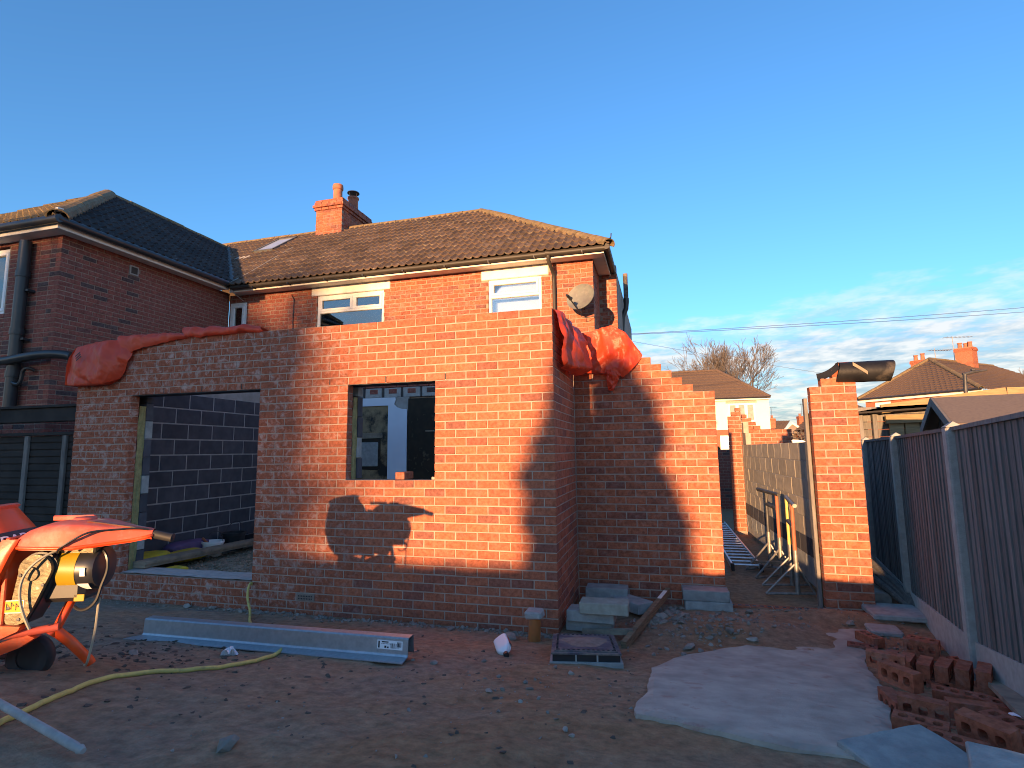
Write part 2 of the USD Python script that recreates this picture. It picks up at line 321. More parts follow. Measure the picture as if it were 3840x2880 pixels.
# ground: brown earth, greyer and damper to the left, redder at the front
usdkit.material(stage, '/World/Looks/earth', {
    'g': ('geometry', {}), 'n1': ('noise_texture', {'scale': 1.1, 'detail': 6, 'roughness': .6}), 'n2': ('noise_texture', {'scale': 14.0, 'detail': 7, 'roughness': .7}),
    'r1': ('rgb_ramp', {'ramp': [(.32, (.225, .172, .128)), (.5, (.285, .190, .120)), (.68, (.300, .168, .090))]}),
    'r2': ('map_range', {'from_min': .3, 'from_max': .7, 'to_min': .6, 'to_max': 1.35}), 'hv': ('hsv', {}),
    'sx': ('separate_xyz', {}), 'ax': ('map_range', {'from_min': -4.0, 'from_max': -.8, 'to_min': -.14, 'to_max': .05, 'clamp': True}), 'ad': ('math', {'math_type': 'add'}),
    'p': ('principled_bsdf', {'roughness': .95, 'specular_ior_level': .15}),
    'bn': ('noise_texture', {'scale': 45.0, 'detail': 8, 'roughness': .7}), 'b': ('bump', {'strength': .8, 'distance': .02})},
    [('g.position', 'n1.vector'), ('g.position', 'n2.vector'), ('g.position', 'sx.vector'), ('sx.x', 'ax.value'), ('n1.fac', 'ad.value1'), ('ax.result', 'ad.value2'), ('ad.value', 'r1.fac'),
     ('n2.fac', 'r2.value'), ('r2.result', 'hv.value'), ('r1.color', 'hv.color'), ('hv.color', 'p.base_color'), ('g.position', 'bn.vector'), ('bn.fac', 'b.height'), ('b.normal', 'p.normal')], surface='p.BSDF')

# ------------------------------------------------------------------ the ground
def zg0(y):
    """the yard rises from the new wall towards the camera and levels out behind it"""
    s = -(np.asarray(y, float) + .1); a = .178 * np.logaddexp(0, 8 * s) / 8
    return .72 - np.logaddexp(0, 14 * (.72 - a)) / 14 + .0002
def zg(x, y):
    x, y = np.asarray(x, float), np.asarray(y, float)
    p = np.stack([x, y, 0 * x], -1); near = np.clip((7 - np.hypot(x, y + 1)) / 3, 0, 1)
    b = .05 * (fbm(p * .9, 3, 3) - .5) + .035 * (fbm(p * 3.1, 3, 5) - .5) + .020 * (fbm(p * 10, 3, 9) - .5)
    mound = .10 * np.exp(-((x - 1.6) ** 2 / .5 + (y - .45) ** 2 / .12)) + .10 * np.exp(-((x - 2.6) ** 2 / .4 + (y - 1.0) ** 2 / .05))
    mound = mound + .075 * np.exp(-((x + 2.35) ** 2 + (y + 2.85) ** 2) / .5)
    side = np.where((y > .1) & (y < 1.2) & (x > -.1) & (x < 4), 1, near)
    inside = (y > -.06) & (x < .05)
    return zg0(y) + np.where(inside, .1, 1.0) * side * b + mound * np.where(x > -.5, (y > -.6) * (y < 1.6), 1)

def axis(fine, coarse):
    a, b, s = fine
    out = list(np.arange(a, b + s / 2, s)); lo, hi, st, k = a, b, s, 1.25
    d = st
    while lo > -coarse: d *= k; lo -= d; out.insert(0, lo)
    d = st
    while hi < coarse: d *= k; hi += d; out.append(hi)
    return np.array(out)
gx, gy = axis((-5.6, 3.9, .03), 900), axis((-3.6, 1.5, .03), 900)
GX, GY = np.meshgrid(gx, gy)
obj('ground', sheet(np.stack([GX, GY, zg(GX, GY)], -1)), 'earth', smooth=True, kind='structure', label='bare brown earth of the building plot, rising towards the front', cat='ground')

# ------------------------------------------------------------------ brickwork
BF = np.array([[4, 5, 6], [4, 6, 7], [0, 1, 5], [0, 5, 4], [1, 2, 6], [1, 6, 5], [2, 3, 7], [2, 7, 6], [3, 0, 4], [3, 4, 7],
               [8, 9, 1], [8, 1, 0], [9, 10, 2], [9, 2, 1], [10, 11, 3], [10, 3, 2], [11, 8, 0], [11, 0, 3]])
def brick(u0, u1, z0, z1, dep, ch, jit):
    a = np.array([[u0, ch, z0], [u1, ch, z0], [u1, ch, z1], [u0, ch, z1],
                  [u0 + ch, 0, z0 + ch], [u1 - ch, 0, z0 + ch], [u1 - ch, 0, z1 - ch], [u0 + ch, 0, z1 - ch],
                  [u0, dep, z0], [u1, dep, z0], [u1, dep, z1], [u0, dep, z1]], float)
    a[:8] += rng.uniform(-jit, jit, (8, 3)); a += np.array([0, rng.uniform(-jit, jit), 0])
    return a
def facing_y(y0, s=1):  return lambda p: np.stack([p[:, 0], y0 + s * p[:, 1], p[:, 2]], 1)
def facing_x(x0, s=1):  return lambda p: np.stack([x0 - s * p[:, 1], p[:, 0], p[:, 2]], 1)     # s=1: faces +x

def seen_size(c):
    d = np.asarray(c) - CAM; z = float(d @ FWD)
    if z < .3: return 0
    x, y = abs(d @ RGT) / z, abs(d @ UPV) / z
    return 1 / z ** 2 if x < .97 and y < .75 else 0

def lay(parent, rects, place, m, name='brick', rest='brickwork', maxn=300, ch=.004, jit=.0016, variants=None):
    """rects: (u0, u1, z0, z1[, depth]); the largest in view become parts, the others one joined part"""
    items = []
    for r in rects:
        dep = r[4] if len(r) > 4 else .1025
        v = place(brick(r[0], r[1], r[2], r[3], dep, ch, jit))
        items.append((seen_size(v[:8].mean(0)), v))
    items.sort(key=lambda t: -t[0])
    rest_mb = MB(); n = 0
    for w, v in items:
        if n < maxn and w > 0: obj(name, (v, BF), m, parent); n += 1
        else: rest_mb.add((v, BF))
    if rest_mb.n: obj(rest, rest_mb.get(), m, parent, kind='stuff')

def cut(rects, holes, eps=.004, least=.035):
    for (hx0, hx1, hz0, hz1) in holes:
        out = []
        for r in rects:
            u0, u1, z0, z1 = r[:4]; zc = (z0 + z1) / 2
            if hz0 < zc < hz1 and u1 > hx0 + eps and u0 < hx1 - eps:
                if u0 < hx0 - least: out.append((u0, hx0, z0, z1) + tuple(r[4:]))
                if u1 > hx1 + least: out.append((hx1, u1, z0, z1) + tuple(r[4:]))
            else: out.append(r)
        def snap(r):
            if not (hz0 < (r[2] + r[3]) / 2 < hz1): return r
            u0, u1 = r[0], r[1]
            if abs(u1 - hx0) < .012: u1 = hx0
            if abs(u0 - hx1) < .012: u0 = hx1
            return (u0, u1) + tuple(r[2:])
        rects = [snap(r) for r in out]
    return rects

def slab_with_holes(u0, u1, z0, z1, d0, d1, holes, place, inset=.004):
    """the mortar core behind the brick faces: boxes around the openings"""
    us = sorted({u0, u1, *[h[0] - inset for h in holes], *[h[1] + inset for h in holes]})
    zs = sorted({z0, z1, *[h[2] - inset for h in holes], *[h[3] + inset for h in holes]})
    mb = MB()
    for i in range(len(us) - 1):
        runs = []
        for k in range(len(zs) - 1):
            uc, zc = (us[i] + us[i + 1]) / 2, (zs[k] + zs[k + 1]) / 2
            solid = not any(h[0] - inset < uc < h[1] + inset and h[2] - inset < zc < h[3] + inset for h in holes)
            if not solid or us[i + 1] <= u0 or us[i] >= u1: continue
            if runs and runs[-1][1] == zs[k]: runs[-1][1] = zs[k + 1]
            else: runs.append([zs[k], zs[k + 1]])
        for a, b in runs: mb.add(box(us[i], us[i + 1], d0, d1, a, b))
    v, f = mb.get(); return place(v), f

J = .010
def course(k): return TOP - (k + 1) * G + J / 2, TOP - k * G - J / 2       # bottom and top of course k, counted down from the top
LW, SEAM = -6.135, -4.39
OPEN = (-5.235, -3.375, TOP - 33 * G, TOP - 8 * G)
WIN = (-2.25, -1.2375, TOP - 20 * G, TOP - 8 * G)

wall = thing('extension_front_wall', 'new red brick front wall with a large doorway opening and a square window opening', 'wall')
rects = []
for k in range(38):
    z0, z1 = course(k); js = []
    x = 0.0; first = True
    while x > SEAM - .02:
        w = .1125 if (first and k % 2 == 0) else .225
        js.append((x - w, x)); x -= w; first = False
    right_end = x; lx = LW; first = True; left = []
    while lx < right_end - .001:
        w = .1125 if (first and k % 2 == 1) else .225
        if right_end - lx - w < .06: w = right_end - lx
        if w > .3: left += [(lx, lx + w / 2), (lx + w / 2, lx + w)]
        else: left.append((lx, lx + w))
        lx += w; first = False
    for a, b in js + left:
        dep = .2125 if (b == 0.0 and k % 2 == 0) else .1025
        rects.append((a + J / 2 if a > LW + .001 else a, b - J / 2 if b < -.001 else b, z0, z1, dep))
rects = cut(rects, [OPEN, WIN])
lay(wall, rects, facing_y(0.0), 'new_brick', maxn=300)
obj('mortar', slab_with_holes(LW + .004, -.004, -.25, TOP - .004, .0045, .099, [OPEN, WIN], facing_y(0.0)), 'mortar', wall)
for o, xs in ((OPEN, (-5.32, -4.75, -4.19, -3.63)), (WIN, (-2.475, -1.80, -1.125))):
    for x in xs: obj('weep_vent', rbox(x - .006, x + .006, -.0015, .03, o[3] + .012, o[3] + G - .012, .001), 'sticker_ink', wall)
    # the flange of the steel lintel, seen as a thin dark edge at the head
    obj('steel_lintel', rbox(o[0] - .15, o[1] + .15, .004, .098, o[3] - .004 + .001, o[3] + .0015, .001), 'steel_dark', wall)
# air brick low in the wall
az0, az1 = course(34); ax0 = -2.8
ab = obj('air_brick', rbox(ax0, ax0 + .215, -.006, .03, az0 + .0, az1, .003), 'sand', wall, label='sand coloured air brick with two rows of slots')
hb = MB()
for i in range(9):
    for j in range(2): hb.add(rbox(ax0 + .022 + i * .0195, ax0 + .033 + i * .0195, -.0075, -.004, az0 + .016 + j * .026, az0 + .030 + j * .026, .001))
obj('slot', hb.get(), 'sticker_ink', ab, kind='stuff')
# insulation and inner leaf, seen in the reveals
for (a, b, z0, z1) in (OPEN, WIN):
    for s, x in ((1, a), (-1, b)):
        n = int((z1 - z0) / .225) + 1
        for i in range(n):
            q0, q1 = z0 + i * .225, min(z0 + (i + 1) * .225, z1)
            if q1 - q0 < .05: continue
            w = .45 if i % 2 else .225
            lo, hi = (x - w, x + .012 * rnd.random()) if s == 1 else (x - .012 * rnd.random(), x + w)
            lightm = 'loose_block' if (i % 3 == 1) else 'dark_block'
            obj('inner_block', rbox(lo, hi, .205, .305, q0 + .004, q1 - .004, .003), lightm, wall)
        v, f = sheet(np.array([[[x - s * .002 + s * .014 * (fbm(V3(t * 5, z * 5, 2), 3, 4) - .5) * 2, .108 + .095 * t, z] for t in np.linspace(0, 1, 6)] for z in np.linspace(z0, z1 - .12, 60)]))
        obj('insulation', (v, f), 'insulation', wall)
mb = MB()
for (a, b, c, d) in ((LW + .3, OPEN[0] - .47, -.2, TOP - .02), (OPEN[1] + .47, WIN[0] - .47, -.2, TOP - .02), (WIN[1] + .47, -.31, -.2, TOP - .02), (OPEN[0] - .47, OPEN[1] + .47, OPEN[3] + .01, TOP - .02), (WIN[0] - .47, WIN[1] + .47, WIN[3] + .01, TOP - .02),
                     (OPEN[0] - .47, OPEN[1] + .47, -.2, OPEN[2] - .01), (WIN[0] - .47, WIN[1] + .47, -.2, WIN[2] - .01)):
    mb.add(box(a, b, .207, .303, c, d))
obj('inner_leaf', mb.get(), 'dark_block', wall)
# mortar bed smeared along the sill of the large opening, and a scrap on the window sill
sv, sf = sheet(np.array([[[x, y, OPEN[2] + .004 + .016 * float(fbm(V3(x * 9, y * 9, 1), 3, 2)) + (.004 if y > .04 else 0)] for x in np.linspace(OPEN[0] + .004, OPEN[1] - .004, 90)] for y in np.linspace(.003, .30, 12)]))
obj('mortar_bed', (sv, sf), 'block_mortar', wall, label='grey mortar bed on the low sill of the large opening')
obj('plasterboard_scrap', roughen(rbox(-1.275, -1.235, .01, .05, WIN[2] + .001, WIN[2] + .03, .004), .006, 30, 3), 'buff_block', None, label='small pale scrap of board lying at the right end of the window sill', cat='scrap')
lb = thing('loose_brick', 'single red brick standing end on upon the window sill', 'brick')
obj('body', rbox(-1.68, -1.578, .012, .227, WIN[2] + .003, WIN[2] + .076, .004), 'new_brick_plain', lb)

# return wall, facing right
ret = thing('extension_return_wall', 'narrow shaded brick return between the front wall and the set back wall', 'wall')
rects = []
for k in range(38):
    z0, z1 = course(k); y = .225 if k % 2 == 0 else .1125
    while y < 1.268:
        b = min(y + .225, 1.27); rects.append((y + J / 2, b - J / 2 if b < 1.26 else b, z0, z1)); y += .225
lay(ret, [r for r in rects if r[1] - r[0] > .03], facing_x(0.0), 'new_brick_plain')
obj('mortar', slab_with_holes(.104, 1.27, -.25, TOP - .004, .0045, .099, [], facing_x(0.0)), 'mortar', ret)

# set back wall with a raked top
rec = thing('stepped_brick_wall', 'set back new brick wall whose unfinished top steps down to the right', 'wall')
RX1, RY = 1.575, 1.27
def rake(k):      # right end of course k, counted from the top
    return RX1 if k >= 9 else RX1 - .225 - (8 - k) * .1125
rects = []
for k in range(38):
    z0, z1 = course(k); x = 0.0; first = True; e = rake(k)
    if k == 1: e = .47
    if k == 0: continue
    while x < e - .02:
        w = .1125 if (first and k % 2 == 1) else .225
        b = min(x + w, e); rects.append((x + J / 2, b - J / 2 if b < e - .01 else b, z0, z1)); x += w; first = False
lay(rec, [r for r in rects if r[1] - r[0] > .03], facing_y(RY), 'new_brick_plain')
mb = MB(); mb.add(box(.001, RX1 - .004, RY + .0045, RY + .099, -.25, TOP - 9 * G - .004))
for k in range(1, 9): mb.add(box(.001, rake(k) - .004 if k > 1 else .466, RY + .005, RY + .0985, TOP - (k + 1) * G - .003, TOP - k * G - .005))
obj('mortar', mb.get(), 'mortar', rec)
mb = MB(); mb.add(box(.02, RX1 - .006, RY + .2, RY + .3, -.2, TOP - 9.2 * G)); mb.add(box(RX1 - .12, RX1 - .006, RY + .1, RY + .2, -.2, TOP - 9.6 * G))
obj('inner_leaf', mb.get(), 'dark_block', rec)
b = thing('loose_brick', 'red brick weighing down the orange sheeting on the wall top', 'brick')
obj('body', rbox(.21, .425, RY - .02, RY + .082, TOP - G + .005 + .02, TOP + .005 + .02, .004), 'new_brick_plain', b)

# pillar on the right of the side passage
pil = thing('brick_pillar', 'new red brick pillar on the right of the side passage', 'pillar')
PX0, PX1 = 2.53, 2.972
rects = []
for k in range(9, 40):
    z0, z1 = course(k)
    if k % 2: rects += [(PX0, PX0 + .1025, z0, z1), (PX0 + .1125, PX0 + .3275, z0, z1), (PX0 + .3375, PX1, z0, z1)]
    else: rects += [(PX0, PX0 + .215, z0, z1), (PX0 + .225, PX1, z0, z1)]
z0, z1 = course(8); rects += [(PX0 + .1125, PX0 + .3275, z0, z1), (PX0 + .3375, PX1, z0, z1)]
z0, z1 = course(7); rects += [(PX0 + .225, PX1, z0, z1)]
z0, z1 = course(6); rects += [(PX0 + .29, PX1 - .04, z0, z1)]
lay(pil, rects, facing_y(RY), 'new_brick_plain')
mb = MB(); mb.add(box(PX0 + .004, PX1 - .004, RY + .0045, RY + .0985, -.3, TOP - 9 * G - .004)); mb.add(box(PX0 + .12, PX1 - .005, RY + .005, RY + .0985, TOP - 9 * G - .01, TOP - 8 * G - .004)); mb.add(box(PX0 + .23, PX1 - .006, RY + .006, RY + .098, TOP - 8 * G - .01, TOP - 7 * G - .004))
obj('mortar', mb.get(), 'mortar', pil)
obj('cavity_closer', rbox(2.492, 2.526, RY + .115, RY + .19, -.05, 2.21, .003), 'grey_timber', pil, label='pale vertical batten closing the cavity')
obj('cavity_fill', rbox(2.54, 2.95, RY + .105, RY + .2, -.05, 2.05, .003), 'insulation', pil)
sill = thing('brick_threshold', 'low course of bricks across the foot of the side passage', 'threshold')
lay(sill, [(x + .005, min(x + .22, 2.525), -.06, .022) for x in np.arange(1.58, 2.52, .225)] + [(x + .005, min(x + .22, 2.525), -.145, -.07) for x in np.arange(1.58, 2.52, .225)], facing_y(RY + .004), 'new_brick_plain')
obj('mortar', box(1.58, 2.526, RY + .009, RY + .1, -.2, .018), 'mortar', sill)
hb = MB()
for x in np.arange(1.62, 2.48, .0725): hb.add(rbox(x, x + .035, RY + .035, RY + .075, .0195, .0245, .002))
obj('perforation', hb.get(), 'sticker_ink', sill, kind='stuff')

# block wall along the passage, dark inner block wall, far pier
def blockwall(parent, u0, u1, zb, rows, place, matf, dep=.1, mortar='block_mortar', mdepth=.09, bl=.44, bh=.215):
    for i in range(rows):
        u = u0 - (.225 if i % 2 else 0)
        while u < u1 - .02:
            a, b = max(u, u0), min(u + bl, u1)
            if b - a > .03:
                v = place(brick(a, b, zb + i * .225, zb + i * .225 + bh, dep, .004, .0015)); obj('block', (v, BF), matf(i, u), parent)
            u += .45
    v, f = box(u0 + .004, u1 - .004, .005, mdepth, zb - .1, zb + rows * .225 - .012); obj('mortar', (place(v), f), mortar, parent)
bw = thing('passage_block_wall', 'grey concrete block wall along the right of the side passage', 'wall')
BWT = lambda p: np.stack([2.635 - (p[:, 0] - 1.47) * .024 + p[:, 1], p[:, 0], p[:, 2]], 1)
blockwall(bw, 1.47, 6.55, .178, 7, BWT, lambda i, u: 'dark_block' if i == 1 else 'loose_block' if i == 0 else 'tan_block')
for (y0, y1, z0, z1) in ((6.08, 6.52, 1.745, 1.965), (6.30, 6.52, 1.97, 2.185)): obj('block', rbox(2.525, 2.62, y0, y1, z0, z1), 'tan_block', bw)
iw = thing('inner_block_wall', 'dark concrete block wall seen through the large doorway opening', 'wall')
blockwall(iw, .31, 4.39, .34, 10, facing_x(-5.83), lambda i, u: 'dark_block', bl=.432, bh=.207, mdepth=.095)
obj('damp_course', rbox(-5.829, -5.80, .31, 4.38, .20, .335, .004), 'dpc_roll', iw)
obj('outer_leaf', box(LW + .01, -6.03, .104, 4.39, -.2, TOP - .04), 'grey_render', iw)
fp = thing('far_brick_pier', 'tall narrow brick pier at the far end of the passage', 'pillar')
rects = []
for k in range(27):
    z0 = .06 + k * G; s = [(2.285, 2.39), (2.40, 2.53)] if k % 2 else [(2.285, 2.495), (2.505, 2.53)]
    rects += [(a, b, z0, z0 + .074) for a, b in s]
for i, (a, b) in enumerate(((2.35, 2.53), (2.43, 2.53))): rects.append((a, b, .06 + (27 + i) * G, .06 + (27 + i) * G + .074))
lay(fp, rects, facing_y(6.58), 'far_brick')
obj('mortar', box(2.295, 2.525, 6.585, 6.68, -.1, .05 + 27 * G), 'mortar', fp)
fw = thing('far_stepped_wall', 'short brick wall stepping down to the right behind the block wall', 'wall')
rects = []
for k in range(29):
    z0 = .06 + k * G; x = 2.66; e = 3.62 if k < 25 - 1 else 3.02 - (k - 24) * .085
    while x < e - .05:
        rects.append((x, min(x + .215, e), z0, z0 + .074)); x += .225 if not (k % 2 and x < 2.7) else .1125
lay(fw, rects, facing_y(7.45), 'far_brick')
obj('mortar', box(2.665, 3.6, 7.455, 7.54, -.1, .05 + 24 * G), 'mortar', fw)
gw = thing('garden_wall', 'dark shaded brick garden wall beyond the passage', 'wall')
rects = []
for k in range(20):
    x = .6 + (.1125 if k % 2 else 0)
    while x < 3.6: rects.append((x, x + .215, -.02 + k * G, -.02 + k * G + .074)); x += .225
lay(gw, rects, facing_y(11.4), 'wing_brick', maxn=120)
obj('mortar', box(.6, 3.7, 11.405, 11.5, -.1, 20 * G - .03), 'old_mortar', gw)

# ------------------------------------------------------------------ roofs
def tiles(parent, O, e, s, ulo, uhi, vmax, m, w=.30, gauge=.335, maxn=300, roll=.034):
    e, s = V3(*e), V3(*s); n = np.cross(e, s); n = n if n[2] > 0 else -n
    q = np.linspace(0, 1, 9); prof = roll * np.clip(np.cos((q * 2 % 1 - .25) * 2 * PI), -.15, 1)
    F = []
    for i in range(8):
        F += [[i, i + 1, 10 + i], [i, 10 + i, 9 + i], [18 + i, 19 + i, i + 1], [18 + i, i + 1, i]]
    F = np.array(F); items = []
    nv = int(vmax / gauge) + 1
    for j in range(nv):
        v0, v1 = j * gauge, min(j * gauge + gauge + .06, vmax)
        if v1 - v0 < .05: continue
        vm = (v0 + v1) / 2; u = math.floor(ulo(vm) / w) * w - w
        while u < uhi(vm) + w:
            jt = rng.uniform(-.004, .004); P = []
            for vv, lift in ((v0, .032), (v1, .004), (v0, .008)):
                uu = np.clip(u + q * w + jt, ulo(vv), uhi(vv))
                P.append(O + np.outer(uu, e) + s * (vv + (jt if vv == v0 else 0)) + np.outer(prof + lift + rng.uniform(0, .005), n))
            u += w
            P = np.vstack(P)
            if np.ptp(P[:9] @ e) < .02 and np.ptp(P[9:18] @ e) < .02: continue
            items.append((seen_size(P.mean(0)), P))
    items.sort(key=lambda t: -t[0]); mb = MB()
    for k, (wgt, P) in enumerate(items):
        if k < maxn and wgt > 0: obj('roof_tile', (P, F), m, parent)
        else: mb.add((P, F))
    if mb.n: obj('tile_field', mb.get(), m, parent, kind='stuff')

def ridge(parent, a, b, m, r=.125, n=None, name='ridge_tile'):
    a, b = V3(*a), V3(*b); L = np.linalg.norm(b - a); n = n or max(1, int(L / .45)); d = (b - a) / L
    side = np.cross(d, V3(0, 0, 1)); side /= np.linalg.norm(side); up = np.cross(side, d)
    for i in range(n):
        t0, t1 = i * L / n, (i + 1) * L / n - .012; w = np.linspace(-.25, PI + .25, 9); P = []
        j = rng.uniform(-.008, .008, 2)
        for t, rr in ((t0, r), (t1, r)):
            for ro in (rr, rr - .02):
                P.append(a + d * t + np.outer(np.cos(w) * ro, side) + np.outer(np.sin(w) * ro * .8 + j[0] - .03, up))
        P = np.array(P); V = P.reshape(-1, 3); F = []
        for k in range(8):
            F += [[k, k + 1, 18 + k + 1], [k, 18 + k + 1, 18 + k], [9 + k, 27 + k, 27 + k + 1], [9 + k, 27 + k + 1, 9 + k + 1],
                  [k, 9 + k, 9 + k + 1], [k, 9 + k + 1, k + 1], [18 + k, 18 + k + 1, 27 + k + 1], [18 + k, 27 + k + 1, 27 + k]]
        obj(name, (V, np.array(F)), m, parent)

def bars(mb, x0, x1, z0, z1, y, t=.06, d=.05, ch=.004):
    mb.add(rbox(x0, x1, y, y + d, z1 - t, z1, ch)); mb.add(rbox(x0, x1, y, y + d, z0, z0 + t, ch))
    mb.add(rbox(x0, x0 + t, y + .001, y + d - .001, z0 + t - .002, z1 - t + .002, ch)); mb.add(rbox(x1 - t, x1, y + .001, y + d - .001, z0 + t - .002, z1 - t + .002, ch))

def window(parent, x0, x1, z0, z1, y, lights, m='white_paint', t=.055, cill=True, label=None):
    """outer frame and opening lights; lights: (x0, x1, z0, z1, frame width) inside the outer frame"""
    mb = MB(); bars(mb, x0, x1, z0, z1, y, t, .07); f = obj('window', mb.get(), m, parent, label=label)
    for (a, b, c, d, tt) in lights:
        if tt: mb = MB(); bars(mb, a, b, c, d, y - .012, tt, .06); obj('frame', mb.get(), m, f)
        obj('pane', box(a + tt, b - tt, y + .025, y + .031, c + tt, d - tt), 'glass', f)
    return f

KR = .742; EY, EZ, EX = 4.0, 5.20, .26           # eaves of the house: y, z, and x of its right end
RYR = 7.49; RZ = EZ + KR * (RYR - EY)             # main ridge
SL = math.hypot(1, KR)
WEX, WEY, WEZ, KW = -7.72, .62, 5.30, .735        # eaves of the wing
WRX = -10.64; WRZ = WEZ + KW * (WEX - WRX)
def valley_x(y): return WEX - ((EZ - WEZ) + KR * (y - EY)) / KW if EZ + KR * (y - EY) > WEZ else WEX

house = thing('brick_house', 'old orange brick house with brown tiled hipped roof behind the new walls', 'house')
HY, HX = 4.4, -.083
WL = (-5.81, -4.268, 3.93, 4.928); WR_ = (-2.07, -1.04, 3.93, 4.905); WS = (-7.98, -7.562, 4.20, 4.945)
LL = (-5.945, -4.128, 4.932, 5.112); LR = (-2.205, -.90, 4.905, 5.108)
rects = []
for k in range(16):
    z1 = 5.125 - k * G; x = HX; first = True
    while x > -8.02:
        w = (.1125 if first and k % 2 else .225) * (1.0)
        rects.append((max(x - w + J / 2, -8.018), x - (J / 2 if not first else 0), z1 - G + J / 2, z1 - J / 2)); x -= w; first = False
rects = cut(rects, [WL, WR_, WS, LL, LR])
lay(house, [r for r in rects if r[1] - r[0] > .02], facing_y(HY), 'old_brick', jit=.003, ch=.006)
obj('wall', slab_with_holes(-8.02, HX - .004, -.2, 5.13, .005, .25, [WL, WR_, WS], facing_y(HY)), 'old_mortar', house)
for q in (LL, LR): obj('lintel', roughen(rbox(q[0], q[1], HY - .014, HY + .1, q[2], q[3], .012), .003, 9, 2), 'white_paint', house, label='white painted concrete lintel')
# side: a short return, then the wall steps out to the right
rects = []
for k in range(26):
    z1 = 5.125 - k * G; x = HX + (.0 if k % 2 else .05)
    while x < .255: b = min(x + .16, .259); rects.append((x + .004, b - .004 if b < .255 else b, z1 - G + J / 2, z1 - J / 2)); x += .178
lay(house, [r for r in rects if r[1] - r[0] > .02], facing_y(5.4), 'old_brick', name='brick', jit=.003, ch=.006, maxn=60, rest='side_brickwork')
rects = []
for k in range(22):
    z1 = 5.125 - k * G; y = HY + (.21 if k % 2 else .10)
    while y < 5.38: b = min(y + .215, 5.395); rects.append((y + .005, b, z1 - G + J / 2, z1 - J / 2)); y += .225
lay(house, [r for r in rects if r[1] - r[0] > .02], facing_x(HX), 'old_brick', maxn=40, rest='return_brickwork', jit=.003)
mb = MB(); mb.add(box(HX - .24, HX - .005, HY + .26, 5.40, -.2, 5.128)); mb.add(box(HX - .2, .2545, 5.405, 5.6, -.2, 5.30)); mb.add(box(.02, .2535, 5.61, 11.0, -.2, 5.17))
obj('side_wall', mb.get(), 'old_mortar', house)
# windows
a, b, c, d = WL; mid = (a + b) / 2 + .06
window(house, a, b, c, d, HY + .03, [(a + .055, mid - .02, 4.60, d - .05, .05), (mid + .02, b - .055, 4.60, d - .05, .05), (a + .05, b - .05, c + .05, 4.565, .0)], label='peeling white timber window with two small top lights')
obj('transom', rbox(a + .05, b - .05, HY + .022, HY + .1, 4.555, 4.60, .004), 'white_paint', house); obj('mullion', rbox(mid - .018, mid + .018, HY + .026, HY + .098, 4.599, d - .05, .003), 'white_paint', house)
a, b, c, d = WR_
window(house, a, b, c, d, HY + .03, [(a + .055, b - .055, 4.60, d - .05, .05), (a + .05, b - .05, c + .05, 4.56, .0)], label='cream painted window with one top light')
obj('transom', rbox(a + .05, b - .05, HY + .022, HY + .1, 4.55, 4.60, .004), 'white_paint', house)
a, b, c, d = WS
window(house, a, b, c, d, HY - .01, [(a + .05, b - .05, c + .05, d - .05, .055)], m='white_plastic', label='narrow white plastic window in the corner')
for (a, b, c, d) in (WL, WR_, WS):
    mb = MB(); mb.add(box(a - .1, b + .1, 6.3, 6.35, c - .2, d + .2)); mb.add(box(a - .12, b + .12, HY + .26, 6.3, d + .21, d + .26)); mb.add(box(a - .12, b + .12, HY + .26, 6.3, c - .26, c - .21)); mb.add(box(a - .17, a - .12, HY + .26, 6.3, c - .2, d + .2)); mb.add(box(b + .12, b + .17, HY + .26, 6.3, c - .2, d + .2))
    obj('room', mb.get(), 'room_dark', house)
def drape(x0, x1, z0, z1, y, n=40, amp=.02, fr=40):
    return sheet(np.array([[[x, y + amp * math.sin(fr * x + 1.3 * math.sin(9 * x)), z] for x in np.linspace(x0, x1, n)] for z in (z0, z1)]))
obj('curtain', drape(WL[0] + .30, WL[1] - .05, 3.95, 4.56, HY + .135, amp=.012), 'curtain', house, smooth=True)
obj('curtain', drape(WL[0] + .05, WL[0] + .17, 3.95, 4.9, HY + .2), 'curtain', house, smooth=True)
obj('blind', box(WR_[0] + .05, WR_[1] - .05, HY + .16, HY + .165, 4.55, 4.84), 'curtain', house); obj('net', box(WR_[0] + .05, WR_[1] - .05, HY + .3, HY + .305, 3.95, 4.55), 'plaster', house)
# eaves
obj('soffit', box(-7.75, .13, 4.118, 4.399, 5.113, 5.128), 'white_paint', house); obj('soffit', box(HX + .001, .1295, 4.40, 5.40, 5.113, 5.128), 'white_paint', house)
obj('fascia', rbox(-7.76, .132, 4.10, 4.117, 5.094, 5.160, .003), 'white_paint', house)
obj('fascia', rbox(.1325, .148, 4.10, 5.6, 5.094, 5.160, .003), 'white_paint', house)
obj('gutter', tube([(-7.66, 4.045, 5.178), (-4, 4.045, 5.176), (.26, 4.045, 5.170)], .052, 12), 'gutter_plastic', house, smooth=40)
obj('gutter', tube([(.205, 3.995, 5.172), (.205, 7, 5.172), (.205, 10.9, 5.172)], .052, 12), 'gutter_plastic', house, smooth=40)
for x in np.arange(-7.1, .2, .86): obj('gutter_bracket', rbox(x - .014, x + .014, 3.987, 4.102, 5.112, 5.150, .004), 'black_plastic', house)
for x in (-4.85, -3.0, -.83): obj('gutter_union', tube([(x - .045, 4.045, 5.174), (x + .045, 4.045, 5.174)], .057, 12), 'gutter_plastic', house, smooth=40)
obj('downpipe', tube([(-.83, 4.045, 5.13), (-.83, 4.05, 5.05), (-.80, 4.22, 4.93), (-.79, 4.335, 4.86), (-.79, 4.335, 4.70), (-.79, 4.335, 2.9)], [.036, .036, .034, .034, .033, .033], 12), 'gutter_plastic', house, smooth=40)
